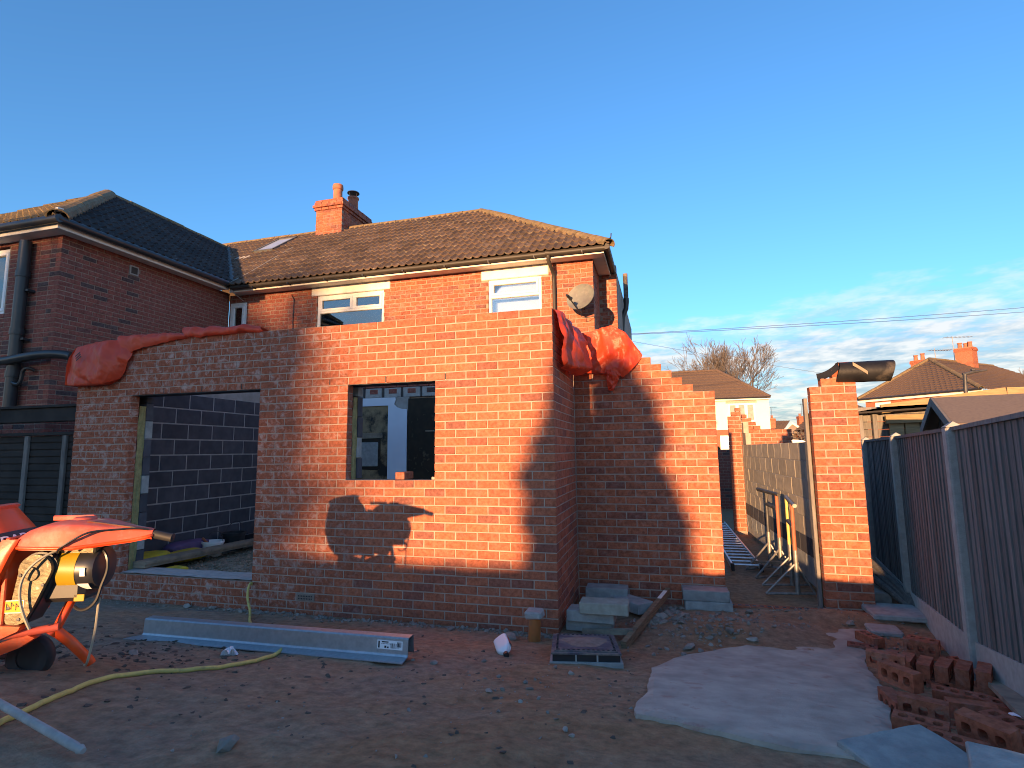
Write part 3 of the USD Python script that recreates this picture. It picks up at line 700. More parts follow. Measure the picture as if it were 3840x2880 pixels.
# tiled slope, hips, ridge
O = V3(0, EY, EZ); s = V3(0, 1, KR) / SL
tiles(house, O + V3(0, -.03, .0), (1, 0, 0), s, lambda v: valley_x(EY + v / SL) + .02, lambda v: EX - v / SL, (RYR - EY) * SL, 'roof_tile')
AP = V3(EX - (RYR - EY), RYR, RZ)
mb = MB()
mb.add((V3((-12.4, EY + 4.6 * 0, EZ - .02), (EX, EY, EZ - .02), tuple(AP - V3(0, 0, .02)), (-12.4, RYR, RZ - .02)), np.array([[0, 1, 2, 3]])))
mb.add((V3((EX, EY, EZ - .02), (EX, 10.98, EZ - .02), tuple(AP - V3(0, 0, .02)), tuple(AP - V3(0, 0, .02))), np.array([[0, 1, 2, 3]])))
mb.add((V3((EX, 10.98, EZ - .02), (-12.4, 10.98, EZ - .02), (-12.4, RYR, RZ - .02), tuple(AP - V3(0, 0, .02))), np.array([[0, 1, 2, 3]])))
roof = obj('roof', mb.get(), 'roof_tile', house)
ridge(house, (-11.3, RYR, RZ), AP, 'mossy_tile'); ridge(house, (EX - .0, EY - .0, EZ + .03), AP + V3(0, 0, .02), 'mossy_tile', r=.13, name='hip_tile')
obj('hip_iron', tube([(EX - .03, EY + .02, EZ + .08), (EX + .03, EY - .05, EZ + .10), (EX + .04, EY - .06, EZ + .17)], .012, 6), 'black_plastic', house)
# chimney through the ridge
CH = (-7.83, -7.03, 7.06, 8.55); mb = MB()
mb.add(box(CH[0] + .008, CH[1] - .008, CH[2] + .008, CH[3], 7.2, 8.49))
ch = obj('chimney', mb.get(), 'old_mortar', house, label='orange brick chimney stack on the ridge')
def stack(x0, x1, y0, y1, z0, z1, g=.078):
    k = 0; z = z0
    while z < z1 - .03:
        for face in (0, 1):
            u, e = (x0, x1) if face == 0 else (y0 + .1, y1)
            first = True
            while u < e - .02:
                w = .1125 if (first and k % 2) else .225
                b = min(u + w, e); yield face, u + (.004 if not (first and face == 0) else 0), b - .006 if b < e - .01 else b, z + .004, z + g - .004; u += w; first = False
        z += g; k += 1
mbs = MB(); nb = 0
for face, a, b, z0, z1 in stack(CH[0], CH[1], CH[2], CH[3], 7.38, 8.22):
    v = (facing_y(CH[2]) if face == 0 else facing_x(CH[1]))(brick(a, b, z0, z1, .1, .006, .003)); obj('brick', (v, BF), 'old_brick', ch)
for i, (o, z) in enumerate(((.035, 8.22), (.07, 8.298), (.035, 8.376), (.02, 8.44))):
    for face, a, b, z0, z1 in stack(CH[0] - o, CH[1] + o, CH[2] - o, CH[3] + o, z, z + (.077 if i < 3 else .06)):
        v = (facing_y(CH[2] - o) if face == 0 else facing_x(CH[1] + o))(brick(a, b, z0, z1, .12, .006, .003)); obj('brick', (v, BF), 'old_brick', ch)
obj('flaunching', roughen(rbox(CH[0] - .01, CH[1] + .01, CH[2] - .01, CH[3] + .01, 8.47, 8.52, .02), .006, 8), 'old_mortar', ch)
obj('flashing', xf(rbox(CH[0] - .03, CH[1] + .03, -.02, .0, 0, .12, .004), (0, CH[2] - .003, 7.40)), 'post_concrete', ch)
obj('pot', lathe([(.115, 8.5), (.125, 8.52), (.118, 8.9), (.14, 8.92), (.145, 8.98), (.135, 9.05), (.11, 9.05), (.105, 8.6)], 20, (-7.37, 7.36, 0)), 'terracotta', ch, smooth=35)
obj('pot', lathe([(.15, 8.5), (.145, 8.55), (.135, 8.92), (.16, 8.95), (.16, 9.0), (.12, 9.0), (.115, 8.6)], 20, (-7.32, 8.05, 0)), 'terracotta', ch, smooth=35)
mb = MB(); mb.add(lathe([(.0, 9.22), (.17, 9.15), (.175, 9.13), (.0, 9.13)], 20, (-7.32, 8.05, 0)))
for w in range(3): mb.add(tube([(-7.32 + .1 * math.cos(w * 2.1), 8.05 + .1 * math.sin(w * 2.1), 8.98), (-7.32 + .11 * math.cos(w * 2.1), 8.05 + .11 * math.sin(w * 2.1), 9.14)], .008, 5))
obj('cowl', mb.get(), 'black_plastic', ch, smooth=30)
# roof window
def onslope(x, t, h): return V3(x, EY + t / SL, EZ + KR * t / SL) + h * V3(0, -KR, 1) / SL
sk = MB(); t0, t1 = 2.66, 3.86; x0, x1 = -9.0, -8.38
def plate(x0, x1, t0, t1, h0, h1):
    P = [onslope(x, t, h) for h in (h0, h1) for (x, t) in ((x0, t0), (x1, t0), (x1, t1), (x0, t1))]; return np.array(P), BOXF
for q in ((x0, x1, t0, t0 + .07), (x0, x1, t1 - .07, t1), (x0, x0 + .06, t0, t1), (x1 - .06, x1, t0, t1)): sk.add(plate(*q, .03, .11 + .001 * q[0]))
sf_ = obj('roof_window', sk.get(), 'lead', house); obj('pane', plate(x0 + .05, x1 - .05, t0 + .06, t1 - .06, .07, .085), 'blind_glass', sf_)
obj('apron_flashing', plate(-9.25, -8.8, 2.2, 2.42, .04, .06), 'post_concrete', house)
obj('aerial_cable', tube([(-7.83, 6.19, 6.90), (-7.72, 5.12, 6.11), (-7.67, 4.47, 5.62), (-7.66, 3.98, 5.27), (-7.64, 4.04, 5.1), (-7.62, 4.36, 4.97)], .007, 5), 'post_concrete', house)
obj('cable', tube([(-6.42, 4.385, 5.0), (-6.36, 4.385, 4.9), (-6.37, 4.385, 4.5), (-6.36, 4.385, 3.9)], .008, 5), 'black_plastic', house)
# soil vent pipe at the side
obj('vent_pipe', tube([(.345, 7, 5.62), (.345, 7, 5.3), (.345, 7, 5.02)], .052, 12), 'stack_pipe', house, smooth=40)
obj('vent_pipe_elbow', tube([(.345, 7, 5.05), (.345, 7, 4.97), (.345, 7, 4.92), (.335, 7, 4.82), (.26, 7, 4.62), (.24, 7, 4.3)], [.064, .064, .058, .056, .054, .054], 12), 'black_plastic', house, smooth=40)

# satellite dish: its own thing on the house corner
dish = thing('satellite_dish', 'grey oval satellite dish with a black arm fixed to the house corner', 'satellite dish')
DC = V3(-.275, 4.02, 4.33); dn = V3(-.36, -.90, .25); dn /= np.linalg.norm(dn); dx = np.cross(dn, V3(0, 0, 1)); dx /= -np.linalg.norm(dx); dy = np.cross(dx, dn); dy = dy if dy[2] > 0 else -dy
P = []
for back in (0, .012):
    for rr in np.linspace(0, 1, 7) if back == 0 else np.linspace(1, 0, 7):
        P.append([DC + dx * .27 * rr * math.cos(w) + dy * .245 * rr * math.sin(w) + dn * (.075 * (rr * rr - 1) - back) for w in np.linspace(0, 2 * PI, 37)])
obj('reflector', sheet(P), 'dish_grey', dish, smooth=50)
arm0 = DC - dy * .245 + dn * .0; lnb = DC + dn * .32 - dy * .16 - dx * .03
obj('arm', tube([arm0 - dn * .08, arm0 + dn * .05 - dy * .02, lnb], .011, 8), 'black_plastic', dish, smooth=40)
obj('receiver', tube([lnb + dn * .05, lnb, lnb - dn * .05, lnb - dn * .09], [.022, .026, .026, .036], 10), 'black_plastic', dish, smooth=40)
obj('bracket', tube([DC - dn * .09, V3(-.26, 4.3, 4.2), V3(-.26, 4.40, 4.2)], .02, 8), 'steel_dark', dish)
obj('cable', tube(smooth_path([arm0 - dn * .1, arm0 + V3(.02, .1, -.08), V3(-.12, 4.3, 4.02), V3(.0, 4.6, 4.1), V3(.2, 5.38, 4.25)]), .005, 5), 'black_plastic', dish)

# ------------------------------------------------------------------ the neighbouring wing on the left
wing = thing('dark_brick_house_wing', 'dark red brick house wing with blackish tiled roof on the left', 'house')
WX, WY = -8.021, .93; g2 = .075
rects = []
for k in range(45):
    z1 = 5.178 - k * g2; y = WY; first = True
    while y < 4.38:
        w = .1125 if first and k % 2 else .225; b = min(y + w, 4.395)
        dep = .1025
        rects.append((y + (0 if first else .005), b - .005, z1 - g2 + .005, z1 - .005)); y += w; first = False
rects = cut(rects, [(2.06, 2.24, 4.88, 5.06)])
lay(wing, rects, facing_x(WX), 'wing_brick', maxn=300, ch=.005, jit=.002)
rects = []
for k in range(45):
    z1 = 5.178 - k * g2; x = WX - .1025 - .005; first = True
    while x > -10.0:
        w = (.225 - .1075 if k % 2 else .1125) if first else .225
        rects.append((x - w + .005, x - .005 if not first else x, z1 - g2 + .005, z1 - .005)); x -= w; first = False
    rects[-1] = rects[-1]
WW = (-10.2, -9.17, 3.98, 5.075)
rects = cut(rects, [WW])
lay(wing, [r for r in rects if r[1] - r[0] > .03], facing_y(WY), 'wing_brick', maxn=200, rest='rear_brickwork', ch=.005, jit=.002)
mb = MB(); mb.add(box(-12.6, WX - .106, WY + .006, WY + .25, -.2, 3.98)); mb.add(box(-9.168, WX - .106, WY + .0061, WY + .25, 3.981, 5.18)); mb.add(box(-12.6, WW[0], WY + .0061, WY + .25, 3.981, 5.18)); mb.add(box(WX - .25, WX - .006, WY + .007, 4.4, -.2, 5.179))
obj('wall', mb.get(), 'old_mortar', wing)
window(wing, *WW, WY + .03, [(WW[0] + .05, WW[1] - .05, WW[2] + .05, WW[3] - .05, .05)], m='white_plastic'); obj('room', box(WW[0] - .1, WW[1] + .1, WY + .6, WY + .65, 3.6, 5.2), 'room_dark', wing)
v_ = obj('wall_vent', rbox(WX - .02, WX + .018, 2.065, 2.235, 4.885, 5.055, .004), 'post_concrete', wing); obj('grille', box(WX + .0, WX + .020, 2.09, 2.21, 4.91, 5.03), 'gutter_plastic', v_)
obj('soffit', box(WX + .001, -7.79, WEY + .08, 4.1, 5.168, 5.181), 'white_paint', wing); obj('soffit', box(-12.5, -7.79, WEY + .08, WY - .001, 5.1675, 5.1805), 'white_paint', wing)
obj('fascia', rbox(-7.79, -7.772, WEY + .06, 4.10, 5.150, 5.222, .003), 'white_paint', wing); obj('fascia', rbox(-12.5, -7.7905, WEY + .062, WEY + .08, 5.150, 5.222, .003), 'white_paint', wing)
obj('gutter', tube([(-7.715, WEY - .005, 5.262), (-7.715, 2.5, 5.262), (-7.715, 4.0, 5.258)], .062, 12), 'black_plastic', wing, smooth=40)
obj('gutter', tube([(-12.5, WEY + .0, 5.2625), (-7.66, WEY + .0, 5.2625)], .0625, 12), 'black_plastic', wing, smooth=40)
O = V3(WEX, 0, WEZ); s = V3(-1, 0, KW) / math.hypot(1, KW); SW = math.hypot(1, KW)
def wing_hi(v):      # far end of a course: the valley with the main roof
    z = WEZ + KW * v / SW
    return max(EY + (z - EZ) / KR, EY + .02)
tiles(wing, O, (0, 1, 0), s, lambda v: WEY + v / SW, wing_hi, (WEX - WRX) * SW, 'dark_roof_tile')
WA = V3(WRX, WEY + (WEX - WRX), WRZ)
O = V3(0, WEY, WEZ); s = V3(0, 1, KW) / SW
tiles(wing, O, (1, 0, 0), s, lambda v: -13.56 + v / SW, lambda v: WEX - v / SW, (WEX - WRX) * SW, 'mossy_tile', maxn=120)
mb = MB(); dz = V3(0, 0, .02)
mb.add((np.array([V3(WEX, WEY, WEZ) - dz, V3(WEX, 4.1, WEZ) - dz, V3(WRX, EY + (WRZ - EZ) / KR, WRZ) - dz, WA - dz]), np.array([[0, 1, 2, 3]])))
mb.add((np.array([V3(WEX, WEY, WEZ) - dz, WA - dz, V3(-13.56, WEY, WEZ) - dz, V3(-13.56, WEY, WEZ) - dz]), np.array([[0, 1, 2, 3]])))
mb.add((np.array([V3(-13.56, WEY, WEZ) - dz, WA - dz, V3(WRX, 7.0, WRZ) - dz, V3(-13.56, 7.0, WEZ) - dz]), np.array([[0, 1, 2, 3]])))
obj('roof', mb.get(), 'dark_roof_tile', wing)
ridge(wing, WA, (WRX, 6.9, WRZ), 'mossy_tile'); ridge(wing, (WEX - .02, WEY + .02, WEZ + .03), WA + V3(0, 0, .02), 'mossy_tile', r=.15, name='hip_tile')
obj('valley_gutter', tube([(WEX - .0, EY + .12, WEZ + .02), (-9.2, EY + (WEZ + KW * 1.48 - EZ) / KR, WEZ + KW * 1.48 + .02), (WRX, EY + (WRZ - EZ) / KR, WRZ + .02)], .07, 8), 'lead', wing, smooth=40)
obj('bird_mess', roughen(rbox(-7.83, -7.74, WEY + .02, WEY + .12, 5.40, 5.47, .01), .02, 20), 'white_paint', wing, label='white crumbling mortar at the hip end')
# black pipes on its rear wall
pp = thing('soil_pipe', 'thick black soil pipe with a side branch on the dark brick wing', 'pipe')
obj('stack', tube([(-8.655, .83, 5.09), (-8.655, .83, 4), (-8.655, .83, 2.35)], .083, 14), 'black_plastic', pp, smooth=40)
obj('branch', tube(smooth_path([(-8.90, .74, 3.15), (-8.6, .74, 3.155), (-8.2, .74, 3.19), (-7.9, .78, 3.21), (-7.5, .86, 3.17)], 6), .068, 12), 'black_plastic', pp, smooth=40)
for z in (4.55, 3.62, 2.95): obj('collar', tube([(-8.655, .83, z - .05), (-8.655, .83, z + .05)], .095, 14), 'black_plastic', pp, smooth=40)
obj('waste_elbow', tube(smooth_path([(-8.64, .8, 2.84), (-8.42, .8, 2.84), (-8.40, .8, 2.95), (-8.38, .8, 3.0), (-8.30, .9, 3.0)], 5), .026, 8), 'black_plastic', pp, smooth=40)
for z in (4.28, 3.50): obj('pipe_clip', rbox(-8.56, -8.50, .82, .93, z - .02, z + .02, .004), 'black_plastic', pp)

# dark corner at the far left: beam, slatted panel
bm = thing('black_beam', 'heavy black timber beam spanning the gap left of the front wall', 'beam')
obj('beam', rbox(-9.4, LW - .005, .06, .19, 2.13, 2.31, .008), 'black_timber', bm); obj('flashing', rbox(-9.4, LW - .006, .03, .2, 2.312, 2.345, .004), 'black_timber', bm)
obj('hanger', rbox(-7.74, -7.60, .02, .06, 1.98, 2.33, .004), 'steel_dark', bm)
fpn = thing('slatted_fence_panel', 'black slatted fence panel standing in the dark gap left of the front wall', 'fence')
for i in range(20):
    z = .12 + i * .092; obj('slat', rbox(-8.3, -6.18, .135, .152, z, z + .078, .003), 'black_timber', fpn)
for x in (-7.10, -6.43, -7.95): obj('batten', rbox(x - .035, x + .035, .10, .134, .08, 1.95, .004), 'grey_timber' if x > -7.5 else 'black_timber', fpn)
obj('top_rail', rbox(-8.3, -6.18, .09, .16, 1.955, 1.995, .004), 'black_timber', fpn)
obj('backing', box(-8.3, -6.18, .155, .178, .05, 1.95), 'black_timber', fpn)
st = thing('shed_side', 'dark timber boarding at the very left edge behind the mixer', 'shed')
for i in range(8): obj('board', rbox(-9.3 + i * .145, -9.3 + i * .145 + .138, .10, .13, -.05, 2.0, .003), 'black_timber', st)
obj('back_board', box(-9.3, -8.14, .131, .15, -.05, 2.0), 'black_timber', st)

# ------------------------------------------------------------------ inside the roofless extension
iwall = thing('old_kitchen_wall', 'bare inner wall with joist pockets seen through the square window opening', 'wall')
YB = 4.36
obj('brick_wall', box(-5.8, -.33, YB + .03, YB + .04 - .001, -.1, 3.3), 'old_mortar', iwall)
for k, (z0, z1) in enumerate(((3.02, 3.09), (2.935, 3.01))):
    x = -5.6 + .1 * k
    while x < -1.2: obj('brick', rbox(x, x + .215, YB - .01, YB + .05, z0, z1, .006), 'wing_brick', iwall); x += .225
for i, x in enumerate((-5.02, -4.60, -4.19, -3.79, -3.39, -2.99)):
    pk = obj('pocket_pier', roughen(rbox(x, x + .355, YB - .02, YB + .03, 2.735, 2.925, .01), .008, 12, i), 'block_mortar', iwall)
    obj('brick', rbox(x + .10, x + .27, YB - .026, YB - .01, 2.81, 2.90, .006), 'wing_brick', iwall)
    obj('joist_pocket', rbox(x - .055, x + .002, YB - .004, YB + .06, 2.74, 2.93, .004), 'sticker_ink', iwall)
pb = thing('plasterboard_sheet', 'pale blue white plastered wall piece around a doorway seen through the window opening', 'wall')
obj('sheet', xf(prism([(-5.6, 2.735), (-3.945, 2.735), (-3.93, 2.70), (-3.965, 2.60), (-3.90, 2.54), (-3.80, 2.505), (-3.69, 2.50), (-3.69, .1), (-4.09, .1), (-4.09, 2.58), (-5.6, 2.58)], .012), (0, YB - .03, 0), rx=PI / 2), 'plaster', pb)
obj('bare_patch', roughen(rbox(-3.98, -3.66, YB - .015, YB - .004, 2.46, 2.74, .004), .004, 12), 'grey_render', pb)
dd = thing('scorched_door', 'charred brown timber door leaf with a torn panel seen through the window opening', 'door')
obj('leaf', rbox(-5.2, -4.085, YB - .018, YB + .02, .1, 2.585, .004), 'old_door', dd)
obj('hole', roughen(rbox(-4.66, -4.25, YB - .024, YB - .016, 1.35, 1.96, .02), .02, 6, 4), 'dark_board', dd); obj('grey_panel', rbox(-4.66, -4.30, YB - .034, YB - .022, 1.42, 1.88, .01), 'loose_block', dd)
obj('torn_strip', roughen(rbox(-4.66, -4.22, YB - .03, YB - .02, 1.96, 2.05, .01), .03, 7, 2), 'plank_timber', dd)
db = thing('dark_board', 'tall dark stained board beside the plasterboard inside the extension', 'board')
obj('board', rbox(-3.665, -2.95, YB - .05, YB - .032, .1, 2.70, .004), 'dark_board', db); obj('band', rbox(-3.3, -2.95, YB - .054, YB - .048, 2.06, 2.085, .002), 'plank_timber', db)
fl = obj('hardcore_floor', sheet(np.array([[[x, y, .20 + .05 * float(fbm(V3(x * 5, y * 5, 0), 3, 1) - .5)] for x in np.linspace(-5.8, -.35, 90)] for y in np.linspace(.30, 4.36, 60)])), 'gravel', label='bare hardcore floor inside the extension', cat='floor', kind='structure')
mb = MB()
for i in range(1500):
    x, y = rng.uniform(-5.4, -3.2), rng.uniform(.32, 2.6); v, f = stone(rng.uniform(.010, .028), i); mb.add((v + V3(x, y, .205), f))
obj('gravel', mb.get(), 'gravel', None, kind='stuff', label='loose pale gravel lying on the floor inside the doorway opening', cat='gravel')
for i, (dx_, dz_) in enumerate(((0, 0), (.02, .038))):
    a, b = V3(-5.18 + dx_, .18, .335 + dz_), V3(-5.36 + dx_, 3.6, .235 + dz_); L = np.linalg.norm(b - a)
    o = thing('plank', ('lower', 'upper')[i] + ' of two long grey planks lying from the low sill into the extension', 'plank')
    d = (b - a) / L; w = V3(1, .05, 0) * .11; u = V3(0, .03, 1) * .036
    q = [a - w, a + w, b + w, b - w]; v = np.array(q + [p + u for p in q]); obj('board', (v, BOXF), 'plank_timber', o)
def bucket(name, label, x, y, z, r, h, m, extra=None):
    o = thing(name, label, 'bucket', (x, y, z))
    obj('shell', lathe([(0, .004), (r * .8, 0), (r * .82, .01), (r * .97, h * .85), (r * 1.05, h * .86), (r * 1.05, h), (r * .96, h), (r * .78, .03), (0, .03)], 24), m, o, smooth=35)
    obj('handle', tube([(r * math.cos(t), .02 + r * .25 * math.sin(t), h + r * .9 * math.sin(t)) for t in np.linspace(0, PI, 12)], .004, 5), 'steel_dark', o)
    return o
bucket('white_bucket', 'white plastic bucket smeared with mortar beside the planks', -5.46, 1.62, .20, .145, .22, 'white_plastic')
obj('tool_handle', tube([(-5.50, 1.6, .36), (-5.56, 1.52, .47)], .016, 8), 'rust_paint', None, label='short brown wooden tool handle sticking out of the white bucket', cat='tool')
bucket('black_bucket', 'black rubber bucket with a wire handle behind the white bucket', -5.55, 2.12, .20, .17, .27, 'black_rubber')
def bag(name, label, c, size, m, seed):
    x, y, z = c; v = np.array(ICO2.subdivide().vertices) if False else np.array(trimesh.creation.icosphere(3).vertices); f = trimesh.creation.icosphere(3).faces
    v = np.sign(v) * np.abs(v) ** .6; v = v * (1 + .25 * (fbm(v * 2.2 + seed, 3, seed)[:, None] - .5)); v += .10 * np.abs(fbm(v * 3 + 9, 3, seed + 3)[:, None] - .5) * v
    return obj(name, (v * V3(*size) + V3(x, y, z), np.array(f)), m, None, smooth=30, label=label, cat='bag')
bag('yellow_sack', 'crumpled yellow cement sack nearest the dark block wall', (-5.56, .62, .33), (.20, .30, .09), 'yellow_bag', 3)
bag('yellow_sack', 'flat yellow sack with a purple corner next to the planks', (-5.45, 1.15, .30), (.18, .28, .07), 'yellow_bag', 5)
bag('yellow_sack', 'small folded yellow sack poking out under the planks', (-4.86, .42, .26), (.13, .12, .055), 'yellow_bag', 8)
bag('purple_sack', 'dark purple plastic sack against the block wall behind the yellow sacks', (-5.66, 1.35, .36), (.12, .35, .10), 'purple_bag', 9)

# ------------------------------------------------------------------ orange sheeting over the wall tops
def resample(p, n):
    p = np.asarray(p, float); d = np.r_[0, np.cumsum(np.linalg.norm(np.diff(p, axis=0), axis=1))]; t = np.linspace(0, d[-1], n)
    return np.stack([np.interp(t, d, p[:, k]) for k in range(3)], 1)
def crumple(rows, nu, nv, normal, amp, seed, fold=1.0, hang=0.0):
    """a creased sheet through a few cross lines (rows): straight sharp folds and a fine crumple"""
    R = np.array([resample(r, nu) for r in rows]); k = len(rows)
    from scipy.interpolate import PchipInterpolator
    P = PchipInterpolator(np.linspace(0, 1, k), R, axis=0)(np.linspace(0, 1, nv))
    q = random.Random(seed); d = np.zeros(P.shape[:2]); size = float(np.linalg.norm(np.ptp(P.reshape(-1, 3), axis=0)))
    e1 = P[nv // 2, -1] - P[nv // 2, 0]; e1 /= np.linalg.norm(e1); e2 = P[-1, nu // 2] - P[0, nu // 2]; e2 = e2 - e1 * (e1 @ e2); e2 /= np.linalg.norm(e2) + 1e-9
    a, b = P @ e1, P @ e2
    for i in range(26):
        c = P[q.randrange(nv), q.randrange(nu)]; w = q.gauss(PI / 2, .55) if i % 3 else q.uniform(0, PI); t = (a - c @ e1) * math.sin(w) - (b - c @ e2) * math.cos(w); l = (a - c @ e1) * math.cos(w) + (b - c @ e2) * math.sin(w)
        wd = size * q.uniform(.03, .11); ln = size * q.uniform(.12, .5)
        d += q.choice((1, 1, -.7)) * q.uniform(.3, 1) * np.maximum(0, 1 - np.abs(t) / wd) * np.clip(1.4 - np.abs(l) / ln, 0, 1)
    n2 = np.abs(fbm(P * V3(11, 11, 9) + seed, 3, seed + 1) - .5) * 2
    edge = np.minimum(1, 5 * (np.linspace(0, 1, nv)[:, None] + .06))
    return P + (amp * edge * (.62 * d - .25 + .45 * n2))[..., None] * V3(*normal)
def tarp(name, label, parts):
    o = thing(name, label, 'sheeting'); out = []
    for nm, rows, nu, nv, nrm, amp, seed in parts: out.append(obj(nm, sheet(crumple(rows, nu, nv, nrm, amp, seed)), 'tarp', o, smooth=28))
    return o
tL = tarp('orange_sheeting', 'bulging orange sheeting wrapped over the left end of the front wall', [
    ('sheet', [[(-6.16, .20, 3.06), (-5.9, .20, 3.10), (-5.6, .2, 3.12), (-5.40, .2, 3.14)],
               [(-6.19, -.03, 3.05), (-5.90, -.03, 3.105), (-5.58, -.04, 3.115), (-5.36, -.03, 3.12)],
               [(-6.24, -.08, 2.86), (-5.92, -.13, 2.86), (-5.56, -.17, 2.88), (-5.24, -.05, 2.93)],
               [(-6.26, -.09, 2.66), (-5.95, -.15, 2.64), (-5.56, -.19, 2.66), (-5.31, -.05, 2.75)],
               [(-6.25, -.08, 2.57), (-6.0, -.12, 2.545), (-5.57, -.16, 2.55), (-5.40, -.05, 2.62)],
               [(-6.22, -.02, 2.56), (-6.0, -.02, 2.555), (-5.58, -.02, 2.56), (-5.42, -.01, 2.64)]], 60, 56, (0, -1, 0), .05, 3),
    ('side', [[(-6.19, -.03, 3.05), (-6.22, .2, 3.02), (-6.2, .4, 3.0)], [(-6.25, -.08, 2.80), (-6.24, .2, 2.76), (-6.2, .4, 2.8)], [(-6.25, -.08, 2.57), (-6.2, .2, 2.6), (-6.15, .4, 2.62)]], 24, 30, (-1, 0, 0), .03, 6)])
a0, a1, a2 = V3(-5.93, -.195, 2.93), V3(.12, 0, .02), V3(-.02, 0, -.075)
for i in range(3): obj('printed_mark', xf(rbox(-.045, .045, -.004, 0, -.007, .007, .002), (-5.93 + .01 * i, -.178, 2.93 - .026 * i), ry=-.6), 'sticker_ink', tL)
tarp('orange_sheeting', 'long twisted strip of orange sheeting along the left part of the wall top', [
    ('sheet', [[(-5.50, .22, 3.09), (-5.0, .22, 3.10), (-4.42, .22, 3.10)], [(-5.5, .0, 3.15), (-5.05, .0, 3.17), (-4.42, .02, 3.13)],
               [(-5.42, -.06, 3.05), (-5.05, -.06, 3.10), (-4.45, -.04, 3.10)], [(-5.32, -.05, 2.92), (-4.95, -.04, 3.01), (-4.42, -.01, 3.07)]], 70, 30, (0, -.6, .5), .04, 11)])
tarp('orange_sheeting', 'short strip of orange sheeting ending beside the first floor window', [
    ('sheet', [[(-4.50, .25, 3.09), (-4.1, .25, 3.09), (-3.40, .22, 3.085)], [(-4.52, .02, 3.22), (-4.15, .02, 3.18), (-3.42, .02, 3.15)],
               [(-4.48, -.05, 3.14), (-4.1, -.05, 3.11), (-3.38, -.03, 3.11)], [(-4.40, -.03, 3.07), (-4.1, -.03, 3.06), (-3.36, -.01, 3.075)]], 60, 26, (0, -.6, .5), .03, 15)])
tarp('orange_sheeting', 'shaded sheeting bulging off the narrow return wall', [
    ('sheet', [[(-.10, .09, 3.09), (-.1, .55, 3.10), (-.1, 1.26, 3.11)],
               [(.015, .06, 3.07), (.04, .5, 3.08), (.05, 1.25, 3.11)],
               [(.03, .09, 2.95), (.11, .45, 2.93), (.12, 1.1, 2.98)],
               [(.03, .12, 2.75), (.17, .45, 2.70), (.19, 1.0, 2.78)],
               [(.03, .13, 2.58), (.18, .42, 2.535), (.26, .95, 2.60)],
               [(.012, .18, 2.52), (.06, .45, 2.50), (.05, 1.0, 2.52)]], 56, 50, (1, 0, 0), .055, 21)])
tarp('orange_sheeting', 'sunlit orange sheeting draped over the stepped wall with a hanging pointed flap', [
    ('sheet', [[(.02, 1.42, 3.08), (.25, 1.42, 3.09), (.5, 1.42, 3.09), (.70, 1.42, 2.92), (.80, 1.4, 2.80)],
               [(.02, 1.25, 3.07), (.22, 1.25, 3.075), (.47, 1.24, 3.135), (.63, 1.24, 3.04), (.80, 1.25, 2.79)],
               [(.02, 1.235, 2.98), (.22, 1.235, 3.01), (.48, 1.22, 3.02), (.66, 1.20, 2.96), (.81, 1.24, 2.76)],
               [(.02, 1.225, 2.80), (.22, 1.22, 2.82), (.47, 1.21, 2.82), (.62, 1.17, 2.78), (.76, 1.23, 2.68)],
               [(.02, 1.215, 2.65), (.22, 1.21, 2.66), (.45, 1.20, 2.66), (.58, 1.16, 2.62), (.67, 1.22, 2.58)],
               [(.02, 1.22, 2.58), (.22, 1.215, 2.575), (.42, 1.20, 2.56), (.54, 1.18, 2.54), (.58, 1.22, 2.51)]], 70, 60, (0, -1, 0), .05, 31),
    ('flap', [[(.40, 1.178, 2.60), (.48, 1.14, 2.60), (.575, 1.15, 2.58)], [(.405, 1.17, 2.48), (.47, 1.15, 2.47), (.53, 1.17, 2.47)], [(.41, 1.2, 2.37), (.44, 1.2, 2.355), (.47, 1.21, 2.36)]], 22, 30, (0, -1, 0), .035, 37)])
# black roll of damp proof sheet on the pillar
rl = thing('black_sheet_roll', 'curled sheet of black damp proof membrane folded over the pillar top', 'sheeting')
P = []
for x in np.linspace(2.80, 3.30, 12):
    row = []
    for t in np.linspace(0, 1, 26):
        w = -.35 + t * 4.1; r = .105 * (1 + .10 * math.sin(3 * t + x * 4)); row.append((x + .02 * math.sin(7 * t), RY + .02 - r * 1.0 * math.sin(w) - .02, TOP - 8 * G + .065 + r * math.cos(w) - .035 * (x - 2.8)))
    P.append(row)
obj('roll', sheet(np.array(P)), 'dpc_roll', rl, smooth=50)
obj('fold', sheet(np.array([[(2.62 + .2 * t, RY + .04 - .06 * t + .02 * s_, TOP - 8 * G + .02 + .11 * t * t + .04 * s_) for s_ in np.linspace(-1, 1, 5)] for t in np.linspace(0, 1, 12)])), 'dpc_roll', rl, smooth=50)
obj('scuff', sheet(np.array([[(2.925 + .13 * t, RY - .113 - .006 * math.sin(PI * t), TOP - 8 * G + .125 - .10 * t + .018 * s_) for s_ in (-1, 0, 1)] for t in np.linspace(0, 1, 8)])), 'plank_timber', rl)

# ------------------------------------------------------------------ the concrete mixer (local x runs to its handle, -y faces the camera)
mx = thing('concrete_mixer', 'orange electric concrete mixer with black handle grip at the left edge', 'concrete mixer', (-2.27, -2.9, 0), math.atan2(.36, .93))
mg = 'mixer_orange'
